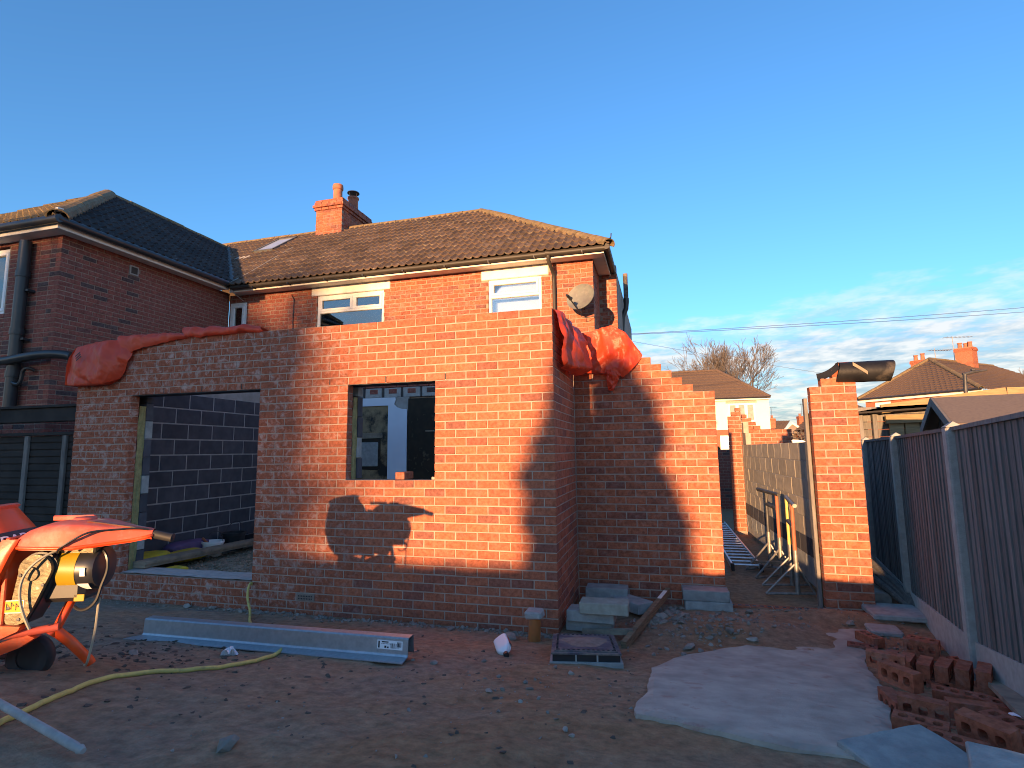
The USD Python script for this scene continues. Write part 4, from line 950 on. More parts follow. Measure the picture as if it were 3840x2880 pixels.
# hood: a shell over the motor, lofted from cross sections (x, half width, top, edge)
secs = [(-.03, .150, 1.262, 1.215, .1), (.03, .172, 1.300, 1.215, .1), (.09, .176, 1.322, 1.212, .1), (.18, .176, 1.330, 1.210, .1), (.27, .166, 1.326, 1.208, .1), (.33, .135, 1.318, 1.212, .1), (.41, .095, 1.302, 1.218, .1), (.49, .062, 1.285, 1.225, .1), (.55, .040, 1.275, 1.235, .1), (.575, .026, 1.268, 1.242, .1)]
rows = []
for i, (x, w, t, e, _) in enumerate(secs):
    tl = (e - t); lean = .10 * max(0, (.3 - x)) / .3
    ring = [(-w - .004, e), (-w - .002, e + .35 * (t - e)), (-w * .98, t - .035), (-w * .92, t - .012), (-w * .75, t), (-w * .3, t + .008), (0, t + .010), (w * .3, t + .008), (w * .75, t), (w * .92, t - .012), (w * .98, t - .035), (w + .002, e + .35 * (t - e)), (w + .004, e)]
    rows.append([(x - .06 * (1 - abs(y) / w) * 0, y, z) for y, z in ring])
H = np.array(rows); inner = H.copy(); inner[:, :, 2] -= .008; inner[:, :, 1] *= .96
hood = obj('hood', sheet(H), 'mixer_pink', mx, smooth=50)
obj('hood_lining', sheet(inner), 'mixer_orange', mx, smooth=50)
obj('hood_lip', tube([(x, -w - .002, e + .004) for (x, w, t, e, _) in secs] + [(.575, 0, 1.245)] + [(x, w + .002, e + .004) for (x, w, t, e, _) in secs[::-1]], .009, 8), 'mixer_orange', mx, smooth=50)
obj('raised_disc', lathe([(0, .012), (.045, .011), (.052, .006), (.058, 0)], 20, (.20, .02, 1.338)), 'mixer_pink', mx, smooth=40)
obj('back_ridge', xf(rbox(-.10, .12, -.012, .012, 0, .03, .006), (.06, .14, 1.318)), 'mixer_pink', mx)
rec_ = np.array([[(.27 + .30 * t, -.085 * (1 - .55 * t) + .10 * (1 - .6 * t) * s_, 1.335 - .058 * t - .012 * t * 0 + .004 - .0 * s_ - .010 * (1 - (2 * s_ - 1) ** 2)) for s_ in np.linspace(0, 1, 7)] for t in np.linspace(0, .9, 12)])
obj('recess_panel', sheet(rec_), 'cable_grey', hood, smooth=50)
# flank of the hood running down beside the drum
fl_ = [(-.02, -.155, 1.262, .05), (-.045, -.172, 1.19, .05), (-.085, -.178, 1.08, .05), (-.15, -.178, .93, .05), (-.19, -.165, .82, .05)]
obj('flank', sheet(np.array([[(x + dx_, y + dy_, z) for dx_, dy_ in ((.032, .02), (.03, -.012), (.012, -.022), (-.045, -.02), (-.055, 0), (-.055, .25))] for x, y, z, _ in fl_])), 'mixer_orange', mx, smooth=40)
obj('back_plate', xf(rbox(-.012, .012, -.16, .17, .84, 1.27, .006), (-.05, 0, 0)), 'mixer_orange', mx)
# motor
mo = obj('motor', xf(tube([(.06, 0, 0), (.075, 0, 0), (.10, 0, 0), (.30, 0, 0), (.335, 0, 0), (.345, 0, 0)], [.07, .105, .118, .118, .105, .06], 20), (0, -.005, 1.085)), 'black_plastic', mx, smooth=40)
obj('motor_box', rbox(.03, .29, -.10, .10, .925, 1.06, .025), 'black_plastic', mx); obj('terminal_box', rbox(.17, .325, -.085, -.015, 1.165, 1.205, .008), 'gear_plate', mx)
w_ = np.linspace(2.3, 4.0, 14)
obj('yellow_label', sheet(np.array([[(x, -.005 + .1195 * math.cos(t), 1.085 + .1195 * math.sin(t)) for t in w_] for x in (.165, .255)])), 'sticker_yellow', mo, smooth=60)
for (x0, x1, t0, t1) in ((.283, .308, 3.0, 3.35), (.265, .318, 3.72, 4.15)):
    obj('white_label', sheet(np.array([[(x, -.005 + .1198 * math.cos(t), 1.085 + .1198 * math.sin(t)) for t in np.linspace(t0, t1, 5)] for x in (x0, x1)])), 'sticker_white', mo, smooth=60)
# gear case: a long dirty cover facing the camera
oval = []
for t in np.linspace(-.2, PI + .2, 18): oval.append((.085 + .078 * math.cos(t), 1.105 + .075 * math.sin(t)))
for p in ((-.015, .93), (-.045, .895), (-.03, .845), (.02, .835), (.055, .85), (.10, .94)): oval.append(p)
gc = obj('gear_cover', xf(prism(oval, .022), (0, -.128, 0), rx=PI / 2), 'gear_plate', mx)
obj('gear_case', xf(prism([(.03 + (x - .03) * 1.09, 1.0 + (z - 1.0) * 1.06) for x, z in oval], .10), (0, -.025, 0), rx=PI / 2), 'black_plastic', mx)
for x, z in ((.10, 1.155), (.13, 1.03), (.03, .865), (-.02, .92), (.02, 1.08)): obj('bolt', xf(lathe([(0, .006), (.008, .005), (.009, 0)], 8), (x, -.150, z), rx=PI / 2), 'steel_dark', gc)
obj('hub', xf(lathe([(0, .012), (.032, .010), (.036, 0)], 18), (.075, -.150, 1.085), rx=PI / 2), 'gear_plate', gc, smooth=40)
sl = obj('orange_label', rbox(-.045, .045, -.1525, -.150, .90, .955, .0005), 'sticker_orange', gc)
obj('label_border', rbox(-.049, .049, -.1515, -.1502, .896, .959, .0005), 'sticker_white', gc)
mb = MB()
for q in ((-.032, .91), (-.010, .915), (.012, .91)):
    mb.add(rbox(q[0], q[0] + .004, -.1535, -.152, q[1], q[1] + .035, .0004)); mb.add(rbox(q[0], q[0] + .016, -.1535, -.152, q[1] + .016, q[1] + .019, .0004)); mb.add(xf(rbox(-.010, .010, -.1535, -.152, -.0015, .0015, .0004), (q[0] + .008, 0, q[1] + .026), ry=.8))
obj('warning_print', mb.get(), 'sticker_ink', sl)
# grip, drum, frame, wheels, leg
obj('handle_tube', tube([(.52, 0, 1.257), (.60, 0, 1.246)], .017, 10), 'mixer_orange', mx, smooth=40)
obj('grip', tube([(.563, 0, 1.250), (.57, 0, 1.249), (.60, 0, 1.243), (.655, 0, 1.230), (.672, 0, 1.227), (.676, 0, 1.226)], [.018, .024, .023, .023, .024, .015], 12), 'black_rubber', mx, smooth=40)
dprof = [(.0, -.27), (.13, -.265), (.215, -.23), (.262, -.15), (.275, -.03), (.277, .03), (.266, .06), (.235, .15), (.19, .245), (.17, .285), (.178, .295), (.172, .30), (.162, .28), (.0, .27)]
dl, dt = V3(-.345, .10, 1.085), -.24
drum = obj('drum', xf(lathe(dprof, 40), dl, ry=dt), 'mixer_orange', mx, smooth=35)
def on_drum(w, r, h): return xf((np.array([(r * math.cos(w), r * math.sin(w), h)]), None), dl, ry=dt)[0][0]
wl = np.linspace(-PI, PI, 60)
band = sheet(np.array([[on_drum(w, r, h) for w in wl] for r, h in ((.2693, .058), (.2645, .075), (.2430, .135), (.2382, .148))]))
obj('drum_band', band, 'band_black', drum, smooth=40)
tm = meshkit.text_mesh('ALTRAD', .050, .0006, bold=True); tv = np.array(tm.vertices); Lt = tv[:, 0].max()
def wrap(v, w0, h0, r0=.001):
    out = []
    for x, y, z in v:
        h = h0 + y * .94; r = .2693 - (h - .058) * .346 + r0 + z; w = w0 + x / .255; out.append(on_drum(w, r, h))
    return np.array(out)
obj('lettering', (wrap(tv, -1.13, .080), np.array(tm.faces)), 'text_white', drum)
q = np.array([[(x, y, .0) for x in np.linspace(0, .085, 8)] for y in (0, .060)]).reshape(-1, 3)
obj('logo', (wrap(q, -1.50, .073), sheet(np.zeros((2, 8, 3)))[1]), 'sticker_red', drum)
obj('mouth_ring', xf(lathe([(.160, .285), (.172, .283), (.185, .296), (.176, .306), (.164, .300)], 40), dl, ry=dt), 'mixer_pink', drum, smooth=40)
fr = 'mixer_orange'
obj('yoke', tube(smooth_path([(-.02, .15, 1.22), (-.03, .17, 1.0), (-.10, .12, .84), (-.22, .02, .76), (-.40, -.05, .74)], 6), .022, 10), fr, mx, smooth=40)
obj('cradle', xf(prism([(-.62, .74), (-.30, .70), (-.06, .765), (.05, .815), (.06, .835), (-.05, .845), (-.25, .79), (-.6, .86)], .05), (0, -.13, 0), rx=PI / 2), fr, mx)
obj('data_plate', rbox(-.16, -.055, -.1835, -.180, .765, .83, .001), 'sticker_white', mx); obj('cradle_rail', tube(smooth_path([(-.75, -.16, .73), (-.35, -.16, .735), (-.05, -.15, .785), (.10, -.10, .795), (.17, -.07, .80)], 6), .020, 10), 'mixer_pink', mx, smooth=40)
obj('yellow_strip', rbox(-.50, -.16, -.150, -.140, .675, .715, .002), 'sticker_yellow', mx)
obj('under_frame', xf(prism([(-.75, .66), (-.12, .665), (.03, .72), (.10, .765), (.05, .785), (-.1, .735), (-.7, .735)], .05), (0, -.08, 0), rx=PI / 2), fr, mx)
obj('strut', tube([(.17, .02, .92), (.165, -.02, .86), (.150, -.05, .79), (.13, -.07, .76)], .021, 10), fr, mx, smooth=40)
obj('leg', tube([(.130, -.06, .795), (.20, -.01, .70), (.262, .05, .585), (.27, .055, .568)], [.026, .026, .024, .022], 10), 'mixer_orange', mx, smooth=40)
obj('leg', tube([(-.66, -.06, .73), (-.72, .0, .63), (-.76, .05, .5)], .024, 10), 'mixer_orange', mx, smooth=40)
for wx, y in ((-.02, -.02), (-.62, .05)):
    wz = .585 + .01
    tv_ = lathe([(.055, -.028), (.10, -.03), (.112, -.018), (.115, 0), (.112, .018), (.10, .03), (.055, .028)], 28)
    wh = obj('wheel', xf(tv_, (wx, y + .05, wz + .03), rx=PI / 2), 'black_rubber', mx, smooth=40)
    obj('rim', xf(lathe([(.0, -.02), (.055, -.022), (.057, .022), (.0, .02)], 20), (wx, y + .05, wz + .03), rx=PI / 2), 'black_plastic', wh, smooth=40)
obj('axle', tube([(-.02, .03, .625), (-.62, .10, .625)], .014, 8), 'steel_dark', mx)
obj('pillar', rbox(-.44, -.30, .0, .14, .55, .80, .015), 'mixer_orange', mx)
obj('mains_cable', tube(smooth_path([(.22, -.10, 1.21), (.12, -.175, 1.16), (.06, -.185, 1.08), (.05, -.185, .99), (.07, -.18, .90), (.10, -.17, .82)], 8), .007, 6), 'cable_grey', mx, smooth=50)
obj('black_cable', tube(smooth_path([(.56, -.03, 1.278), (.47, -.07, 1.290), (.40, -.11, 1.29), (.33, -.16, 1.285), (.27, -.185, 1.25), (.21, -.185, 1.205), (.20, -.17, 1.19)], 8), .006, 6), 'black_plastic', mx, smooth=50)
obj('loop_cable', tube(smooth_path([(.325, -.03, 1.18), (.365, -.05, 1.15), (.375, -.05, 1.08), (.35, -.05, .99), (.33, -.05, .92), (.29, -.05, .88), (.22, -.04, .89)], 8), .008, 6), 'black_plastic', mx, smooth=50)
obj('hanging_cable', tube(smooth_path([(.335, -.03, .93), (.33, -.03, .85), (.325, -.03, .76), (.315, -.03, .69), (.295, -.02, .61), (.25, .03, .57)], 8), .006, 6), 'cable_grey', mx, smooth=50)
obj('plug_tag', rbox(.25, .30, -.10, -.094, .93, .965, .002), 'sticker_yellow', mx)

# ------------------------------------------------------------------ things lying in the yard
def gz(x, y): return float(zg(x, y))
# galvanised lintel
lt = thing('steel_lintel_beam', 'long galvanised steel cavity lintel lying on the ground in front of the wall', 'lintel')
A, B = V3(-2.98, -1.70, 0), V3(-.72, -1.70, 0)
def lprof(): # (y, z): front flange, web, top, rear web, rear flange
    return [(-.0, .012), (.0, .006), (.075, .018), (.085, .030), (.092, .130), (.098, .136), (.155, .138), (.163, .130), (.170, .030), (.178, .020), (.235, .006), (.235, .012), (.182, .026), (.175, .036), (.167, .136), (.157, .144), (.096, .142), (.087, .134), (.080, .036), (.072, .024)]
pr = np.array(lprof()); P = []
zl, zr = gz(-2.98, -1.65) + .004, gz(-.72, -1.65) + .006
for x in np.linspace(-2.98, -.72, 24):
    sag = zl + (zr - zl) * (x + 2.98) / 2.26
    P.append([(x - (.10 if (x < -2.97 and y < .07) else 0), y - 1.70, z + sag) for y, z in pr])
P = np.array(P); P = np.concatenate([P, P[:, :1]], 1)
obj('beam', sheet(P), 'galvanised', lt)
lab = obj('label', xf(rbox(-.95, -.76, -.0035, -.001, .062, .118, .0005), (0, -1.6215, zr), rx=-.07), 'sticker_white', lt, label='white printed label with bar code at the right end')
mb = MB()
def lp(x0, x1, z0, z1): mb.add(xf(rbox(x0, x1, -.0042, -.0030, z0, z1, .0003), (0, -1.6215, zr), rx=-.07))
lp(-.942, -.930, .068, .112); lp(-.915, -.865, .104, .112)
for i in range(7): lp(-.918 + .011 * i, -.911 + .011 * i, .095, .099)
for i in range(14): lp(-.848 + .005 * i, -.8455 + .0047 * i + .001 * (i % 3), .070, .102)
for i in range(4): lp(-.80 + .0085 * i, -.795 + .0085 * i, .080, .112)
lp(-.895, -.880, .070, .084); lp(-.874, -.862, .070, .080)
obj('label_print', mb.get(), 'sticker_ink', lab)
# yellow hose
pts = [(-3.372, .02, .262), (-3.36, -.03, .30), (-3.33, -.10, .24), (-3.20, -.22, .11), (-2.95, -.50, 0), (-2.6, -.85, 0), (-2.1, -1.25, 0), (-1.72, -1.60, 0), (-1.63, -1.85, 0), (-1.64, -2.1, 0), (-1.73, -2.36, 0), (-1.83, -2.55, 0), (-1.86, -2.85, 0), (-1.78, -3.1, 0), (-1.68, -3.36, 0), (-1.55, -3.75, 0)]
pts = smooth_path([(x, y, z if z else gz(x, y) + .014) for x, y, z in pts], 8)
k = pts[:, 1] < -.45; pts[k, 2] = [gz(*p[:2]) + .013 for p in pts[k]]
obj('hose', tube(pts, .0125, 10), 'hose_yellow', None, smooth=50, label='yellow hose running from the doorway sill under the lintel to the front', cat='hose')
# pale pole in the bottom left corner
pl = thing('white_pole', 'pale grey round pole lying at the bottom left corner', 'pole')
a, b = V3(-2.3, -3.28, gz(-2.3, -3.28) + .10), V3(-1.12, -3.49, gz(-1.12, -3.49) + .035)
obj('tube', tube([a, .5 * a + .5 * b, b + .03 * (a - b), b], [.0155, .0155, .0155, .012], 16), 'post_concrete', pl, smooth=50); obj('end_cap', tube([b + .02 * (b - a), b + .0 * (a - b)], [.010, .017], 14), 'post_concrete', pl, smooth=50)
# orange drain pipe with a lump of concrete on it
dp = thing('drain_pipe', 'short upright orange drain pipe at the foot of the front wall corner', 'pipe')
obj('pipe', tube([(-.165, -.27, -.1), (-.165, -.27, .10), (-.160, -.27, .225)], .055, 18), 'drain_orange', dp, smooth=50)
obj('concrete_lump', roughen(rbox(-.235, -.09, -.345, -.20, .226, .292, .012), .022, 9, 5), 'post_concrete', None, label='pale concrete lump set on top of the orange drain pipe', cat='concrete lump')
# plastic bottle on its side
bo = thing('plastic_bottle', 'white plastic bottle with red label lying beside the orange drain pipe', 'bottle', (-.25, -.95, gz(-.25, -.95) + .045), 0)
P = []
ax = V3(.40, -.82, -.10); ax /= np.linalg.norm(ax); sd = np.cross(ax, V3(0, 0, 1)); sd /= np.linalg.norm(sd); uu = np.cross(sd, ax); tl = V3(*(.55 * sd + .83 * uu)); t2 = np.cross(ax, tl)
for s_, w, d in ((-.125, .001, .001), (-.125, .05, .028), (-.115, .058, .034), (.03, .058, .034), (.06, .05, .032), (.085, .030, .025), (.095, .018, .018), (.118, .017, .017)):
    P.append([ax * s_ + sd * 0 + t2 * w * np.sign(math.cos(q)) * abs(math.cos(q)) ** .6 + tl * d * np.sign(math.sin(q)) * abs(math.sin(q)) ** .6 for q in np.linspace(0, 2 * PI, 25)])
obj('body', sheet(np.array(P)), 'white_plastic', bo, smooth=40)
obj('cap', tube([ax * .116, ax * .145, ax * .146], [.021, .021, .001], 14), 'black_plastic', bo, smooth=30)
obj('label', sheet(np.array([[ax * s_ + t2 * (.0585) * c_ - tl * 0 + tl * (-.0348 if c_ > -.8 else -.02) for c_ in (-.75, 0, .75)] for s_ in (-.10, .03)])), 'sticker_red', bo)
obj('label', sheet(np.array([[ax * s_ - t2 * .0590 + tl * c_ for c_ in (-.026, .012)] for s_ in (-.105, .0)])), 'sticker_red', bo)
obj('label_dark', sheet(np.array([[ax * s_ - t2 * .0592 + tl * c_ for c_ in (-.028, .014)] for s_ in (.001, .05)])), 'band_black', bo)
# inspection cover
mc = thing('inspection_cover', 'raised black square drain cover with dry sand on its lid', 'drain cover')
MX, MY = V3(.42, -.88, 0), None
def mq(u, w, z): # local u across, w away
    c0 = V3(.405, -1.09, .19); U = V3(.47, .14, -.02); W = V3(-.11, .64, -.085); return c0 + U * u + W * w + V3(0, 0, z)
def mbox(u0, u1, w0, w1, z0, z1):
    return np.array([mq(u0, w0, z0), mq(u1, w0, z0), mq(u1, w1, z0), mq(u0, w1, z0), mq(u0, w0, z1), mq(u1, w0, z1), mq(u1, w1, z1), mq(u0, w1, z1)]), BOXF
obj('riser', mbox(-.49, .49, .0, 1.0, -.08, .055), 'black_plastic', mc); obj('base_flange', mbox(-.53, .53, -.04, 1.04, -.05, .004), 'post_concrete', mc)
obj('frame', mbox(-.51, .51, -.02, 1.02, .052, .064), 'lid_plastic', mc); obj('lid', mbox(-.46, .46, .03, .97, .065, .074), 'lid_plastic', mc)
for u in (-.15, .16): obj('rib', mbox(u - .012, u + .012, -.012, .0, -.03, .05), 'post_concrete', mc)
mb = MB()
for i in range(12):
    u = -.40 + i * .0727
    for w in (.06, .90): mb.add(mbox(u - .018, u + .018, w, w + .03, .074, .079))
    mb.add(mbox(-.44, -.41, .06 + i * .072, .09 + i * .072, .074, .079)); mb.add(mbox(.41, .44, .06 + i * .072, .09 + i * .072, .074, .079))
obj('stud', mb.get(), 'black_plastic', mc, kind='stuff')
sp = np.array([[mq(.33 * r * math.cos(t) * (1 + .18 * math.sin(3 * t)), .5 + .33 * r * math.sin(t) * (1 + .12 * math.cos(2 * t)), 0.0735 + .018 * (1 - r ** 2) + .006 * float(fbm(V3(9 * r * math.cos(t), 9 * r * math.sin(t), 0), 3, 2) - .5)) for t in np.linspace(0, 2 * PI, 40)] for r in np.linspace(0, 1, 12)])
obj('sand', sheet(sp), 'sand', mc, smooth=True)
# loose concrete blocks
def block(label, x0, y0, z0, rz=0, m='loose_block', size=(.44, .215, .10), seed=0, tilt=0):
    o = thing('concrete_block', label, 'concrete block', (x0, y0, z0), rz); L, D, Hh = size
    v, f = rbox(-L / 2, L / 2, -D / 2, D / 2, 0, Hh, .006); v, f = trimesh.remesh.subdivide_to_size(v, f, .09)
    v = v + .010 * (np.stack([fbm(v * 22 + seed * 5 + 3 * k, 3, seed + k) for k in range(3)], -1) - .5)
    obj('block', xf((v, f), rx=tilt), m, o); return o
block('lowest grey concrete block of the heap in the wall corner', .255, .27, .0, .02, seed=1)
block('grey concrete block lying crooked under the buff one', .28, .20, .10, -.06, seed=2)
block('buff rough concrete block on top of the heap in the corner', .41, .12, .20, .02, 'buff_block', seed=3)
block('grey concrete block at the back of the heap against the brick wall', .35, .96, .13, .02, seed=4); block('block under the rear grey one of the heap, mostly hidden', .36, .94, .0, -.05, seed=5, size=(.44, .215, .125))
block('grey concrete block jutting out to the right of the heap', .60, .80, .06, -.75, seed=6)
block('lower pale block at the foot of the passage jamb', 1.375, 1.13, .0, .02, seed=7, size=(.47, .24, .11)); block('upper pale block at the foot of the passage jamb', 1.355, 1.14, .112, .0, seed=8, size=(.46, .24, .105))
block('grey block with pale lime stains at the bottom edge', 1.92, -2.42, gz(1.9, -2.4) - .06, .55, seed=9, tilt=.12, size=(.46, .34, .10))
block('blue grey block in the bottom right corner', 2.22, -2.72, gz(2.2, -2.7) + .0, -.35, seed=10, size=(.44, .24, .10))
ps = thing('paving_slab', 'blue grey concrete paving slab leaning flat beside the pillar', 'paving slab', (3.08, 1.14, .0), -.02)
v, f = rbox(-.24, .24, -.24, .22, .06, .115, .012); obj('slab', roughen((v, f), .004, 8), 'loose_block', ps)
obj('lump', roughen(rbox(2.72, 2.98, .62, .86, .0, .05, .02), .02, 9, 3), 'post_concrete', None, label='flat pale mortar lump between the paving slab and the brick pile', cat='mortar lump')
# timber offcuts
tp = thing('timber_offcut', 'long brown timber offcut propped between the block heap and the brick wall', 'timber')
a, b = V3(.60, -.22, gz(.6, -.22) + .02), V3(.98, 1.18, .16); d = (b - a) / np.linalg.norm(b - a); w = np.cross(d, V3(0, 0, 1)); w /= np.linalg.norm(w); u = np.cross(w, d)
def bar(a, b, hw, hh):
    d = (b - a) / np.linalg.norm(b - a); w = np.cross(d, V3(0, 0, 1)); w /= np.linalg.norm(w); u = np.cross(w, d)
    return np.array([a - w * hw - u * hh, a + w * hw - u * hh, b + w * hw - u * hh, b - w * hw - u * hh, a - w * hw + u * hh, a + w * hw + u * hh, b + w * hw + u * hh, b - w * hw + u * hh]), BOXF
obj('batten', bar(a, b, .024, .035), 'timber', tp); obj('paint_mark', bar(a + .76 * (b - a) + u * .0365, a + .93 * (b - a) + u * .0365, .020, .0012), 'white_paint', tp)
obj('batten', bar(V3(.22, -.02, .06), V3(.665, .02, .075), .026, .022), 'plank_timber', None, label='short pale batten lying behind the drain cover', cat='timber')
obj('board', bar(V3(3.20, .05, .05), V3(2.62, -1.95, gz(2.62, -1.95) + .06), .05, .014), 'plank_timber', None, label='long pale board lying along the foot of the fence', cat='timber')
# broken concrete slab
pts = [(.86, -1.06), (1.0, -.62), (1.15, -.34), (1.38, -.08), (1.62, .15), (1.85, .34), (2.09, .52), (2.42, .72), (2.80, .90), (2.84, .72), (2.62, .30), (2.43, -.09), (2.36, -.45), (2.31, -.81), (2.20, -1.3), (2.04, -1.78), (1.95, -2.1), (1.84, -2.50), (1.65, -2.48), (1.48, -2.47), (1.30, -2.40), (1.13, -2.32), (.95, -2.27), (.80, -2.22), (.80, -2.0), (.84, -1.75), (.85, -1.4)]
from shapely.geometry import Polygon, Point
poly = []
for i in range(len(pts)):
    a, b = np.array(pts[i]), np.array(pts[(i + 1) % len(pts)])
    for t in np.linspace(0, 1, 7)[:-1]: q = a + (b - a) * t; poly.append(q + .018 * (np.array([fbm(V3(*q * 7, 1), 3, 2), fbm(V3(*q * 7, 5), 3, 3)]) - .5) * 2)
pg = Polygon(poly).buffer(0); grid = [(x, y) for x in np.arange(.7, 2.9, .06) for y in np.arange(-2.6, 1, .06) if pg.buffer(-.03).contains(Point(x, y))]
from scipy.spatial import Delaunay
ring = np.array(pg.exterior.coords)[:-1]; allp = np.vstack([ring, np.array(grid)]); tri = Delaunay(allp).simplices
tri = np.array([t for t in tri if pg.contains(Point(*allp[t].mean(0)))])
ztop = zg0(allp[:, 1]) + .022 + .012 * (fbm(np.c_[allp * 2.2, 0 * allp[:, :1]], 3, 8) - .5) - .012 * (np.arange(len(allp)) < len(ring))
nr = len(ring); V = np.vstack([np.c_[allp, ztop], np.c_[ring + .01 * (ring - ring.mean(0)), zg0(ring[:, 1]) - .08]])
F = [list(t) for t in tri]
for i in range(nr): j = (i + 1) % nr; n0 = len(allp); F += [[i, n0 + i, n0 + j], [i, n0 + j, j]]
obj('concrete_slab', (V, np.array(F)), 'concrete', None, label='broken pale concrete slab in the ground at the lower right', cat='concrete slab')

# pile of perforated bricks
bp = Polygon([(-.1075, -.05125), (.1075, -.05125), (.1075, .05125), (-.1075, .05125)], [[(c + .020 * math.copysign(abs(math.cos(t)) ** .6, math.cos(t)), .024 * math.copysign(abs(math.sin(t)) ** .6, math.sin(t))) for t in np.linspace(0, 2 * PI, 13)[:-1]] for c in (-.066, 0, .066)])
pm = trimesh.creation.extrude_polygon(bp, .073, engine='earcut'); PV, PF = np.array(pm.vertices) - [0, 0, .0365], np.array(pm.faces)
def loose(label, x, y, ztop, rz, pose, dz=0, tilt=0):
    """pose: flat (holes up), edge (holes to the side), end"""
    h = {'flat': .0365, 'edge': .05125, 'end': .1075}[pose]
    v = PV.copy()
    if pose == 'edge': v = xf((v, 0), rx=PI / 2)[0]
    if pose == 'end': v = xf((v, 0), rx=PI / 2)[0]; v = xf((v, 0), ry=PI / 2)[0]
    v = xf((v, 0), rx=tilt)[0]
    o = thing('loose_brick', label, 'brick', (x, y, ztop - h), rz, None if label else None); obj('body', (v, PF), 'new_brick_plain', o); return o
loose('topmost brick of the pile, on edge with three square holes in front', 2.80, -.17, .225, -.42, 'edge')
names = ['leftmost', 'second', 'third', 'fourth', 'fifth', 'sixth']
for i in range(6):
    t = i / 5; x, y = 2.48 + .42 * t, -.50 - .32 * t; loose(names[i] + ' brick of the row set side by side on edge across the pile', x, y, gz(x, y) + .05 + .10 + .004 * (i % 2), 1.05 + .03 * (i % 3 - 1), 'edge')
for i in range(5):
    t = i / 4; x, y = 2.50 + .40 * t, -.52 - .30 * t; loose(('brick lying flat under the left end of the row', 'flat brick under the second brick of the row', 'flat brick under the middle of the row', 'flat brick under the fifth brick of the row', 'brick lying flat under the right end of the row')[i], x, y, gz(x, y) + .053, 1.05, 'flat')
loose('brick on edge with open holes, slanting across the front of the row', 2.24, -1.38, gz(2.24, -1.38) + .215, -1.02, 'edge'); loose('brick on edge with three holes below the slanting one', 2.24, -1.66, gz(2.24, -1.66) + .115, -.40, 'edge')
loose('brick lying flat right of the one with three holes', 2.50, -1.55, gz(2.5, -1.55) + .085, -.12, 'edge', tilt=.0); loose('brick on edge pointing to the bottom right corner', 2.32, -2.10, gz(2.32, -2.1) + .12, -.95, 'edge', tilt=.15)
loose('flat brick with holes upward at the left front of the pile', 2.10, -2.0, gz(2.1, -2.0) + .075, -.45, 'flat'); loose('flat brick half under the grey stained block', 2.16, -2.20, gz(2.16, -2.2) + .06, -.5, 'flat')
loose('flat brick at the foot of the row', 2.58, -1.18, gz(2.58, -1.18) + .075, -.35, 'flat'); loose('brick standing on end left of the row', 2.36, -.80, gz(2.36, -.8) + .20, -.4, 'edge')
loose('brick with holes upward at the far left of the pile', 2.62, .36, .09, -1.2, 'edge' if False else 'flat'); loose('half buried brick end beside the slab', 2.52, .22, .045, -.3, 'flat')
loose('brick lying across the far end of the pile', 2.92, .12, .11, -.25, 'edge'); loose('flat brick behind the far end of the pile', 3.02, .38, .08, -.6, 'flat'); loose('flat brick nearest the fence post', 3.10, -.10, .075, -1.2, 'flat'); loose('flat brick with holes upward at the right end of the row', 3.0, -.70, gz(3, -.7) + .09, -1.7, 'flat')
loose('brick at the left foot of the pile beside the slab', 2.16, -1.50, gz(2.16, -1.5) + .08, -1.5, 'edge'); loose('brick leaning at the right side of the pile front', 2.52, -1.85, gz(2.52, -1.85) + .085, -1.2, 'flat', tilt=.1); loose('flat brick behind the leaning ones', 2.74, -1.28, gz(2.74, -1.28) + .05, -.9, 'flat')
loose('brick under the three holed one', 2.30, -1.70, gz(2.3, -1.7) + .012, -.4, 'flat'); loose('half hidden brick under the paving slab', 2.80, 1.0, .06, -.3, 'flat')
obj('yellow_plastic_piece', lathe([(0, .03), (.012, .028), (.014, .004), (.02, 0)], 12, (2.40, -2.40, gz(2.4, -2.4) + .05)), 'sticker_yellow', None, label='small bright yellow plastic cap at the right end of the brick pile', cat='plastic piece')
obj('plastic_sheet', sheet(np.array([[(2.62 + .1 * s_, -1.6 - .28 * t, gz(2.62, -1.6 - .28 * t) + .04 + .03 * math.sin(5 * s_ + 3 * t)) for s_ in np.linspace(0, 1, 6)] for t in np.linspace(0, 1, 8)])), 'sticker_white', None, label='crumpled clear plastic scrap at the right of the brick pile', cat='plastic')

# ------------------------------------------------------------------ rubble
big = [(-.55, -1.58, .03), (-.29, -1.30, .022), (-.06, -1.69, .02), (.13, -1.77, .02), (-.01, -2.05, .022), (.05, -1.99, .018), (.19, -1.90, .018), (.21, -2.19, .016), (.51, -2.53, .022), (.55, -2.60, .018), (-.70, -3.23, .045),
       (-4.16, -.06, .055), (-3.82, -.05, .04), (-3.15, -.15, .05), (-2.44, -2.16, .035), (-.99, -.17, .05), (1.14, -.10, .065), (1.33, .30, .045), (1.49, .23, .05), (1.22, -.16, .035), (.90, .64, .07), (.98, .78, .06), (1.04, .55, .05), (1.12, .70, .06), (.86, .48, .05), (.35, -1.4, .03), (.95, -.18, .03), (1.67, .12, .045), (1.75, .95, .05), (-.40, -.28, .07), (2.6, .80, .04)]
for i, (x, y, r) in enumerate(big):
    v, f = stone(r, 100 + i, ico=ICO2); area = 'at the foot of the front wall' if y > -.35 and x < -.2 else 'in the rubble between the block heap and the passage' if y > -.3 else 'in the middle of the yard below the drain cover' if x > -.35 else 'on the bare earth of the left yard'
    obj('stone', (v + V3(x, y, gz(x, y) + r * .25), f), 'stone', None, label='pale broken stone lying ' + area, cat='stone', group='broken stones ' + area)
mb = MB(); mk = MB()
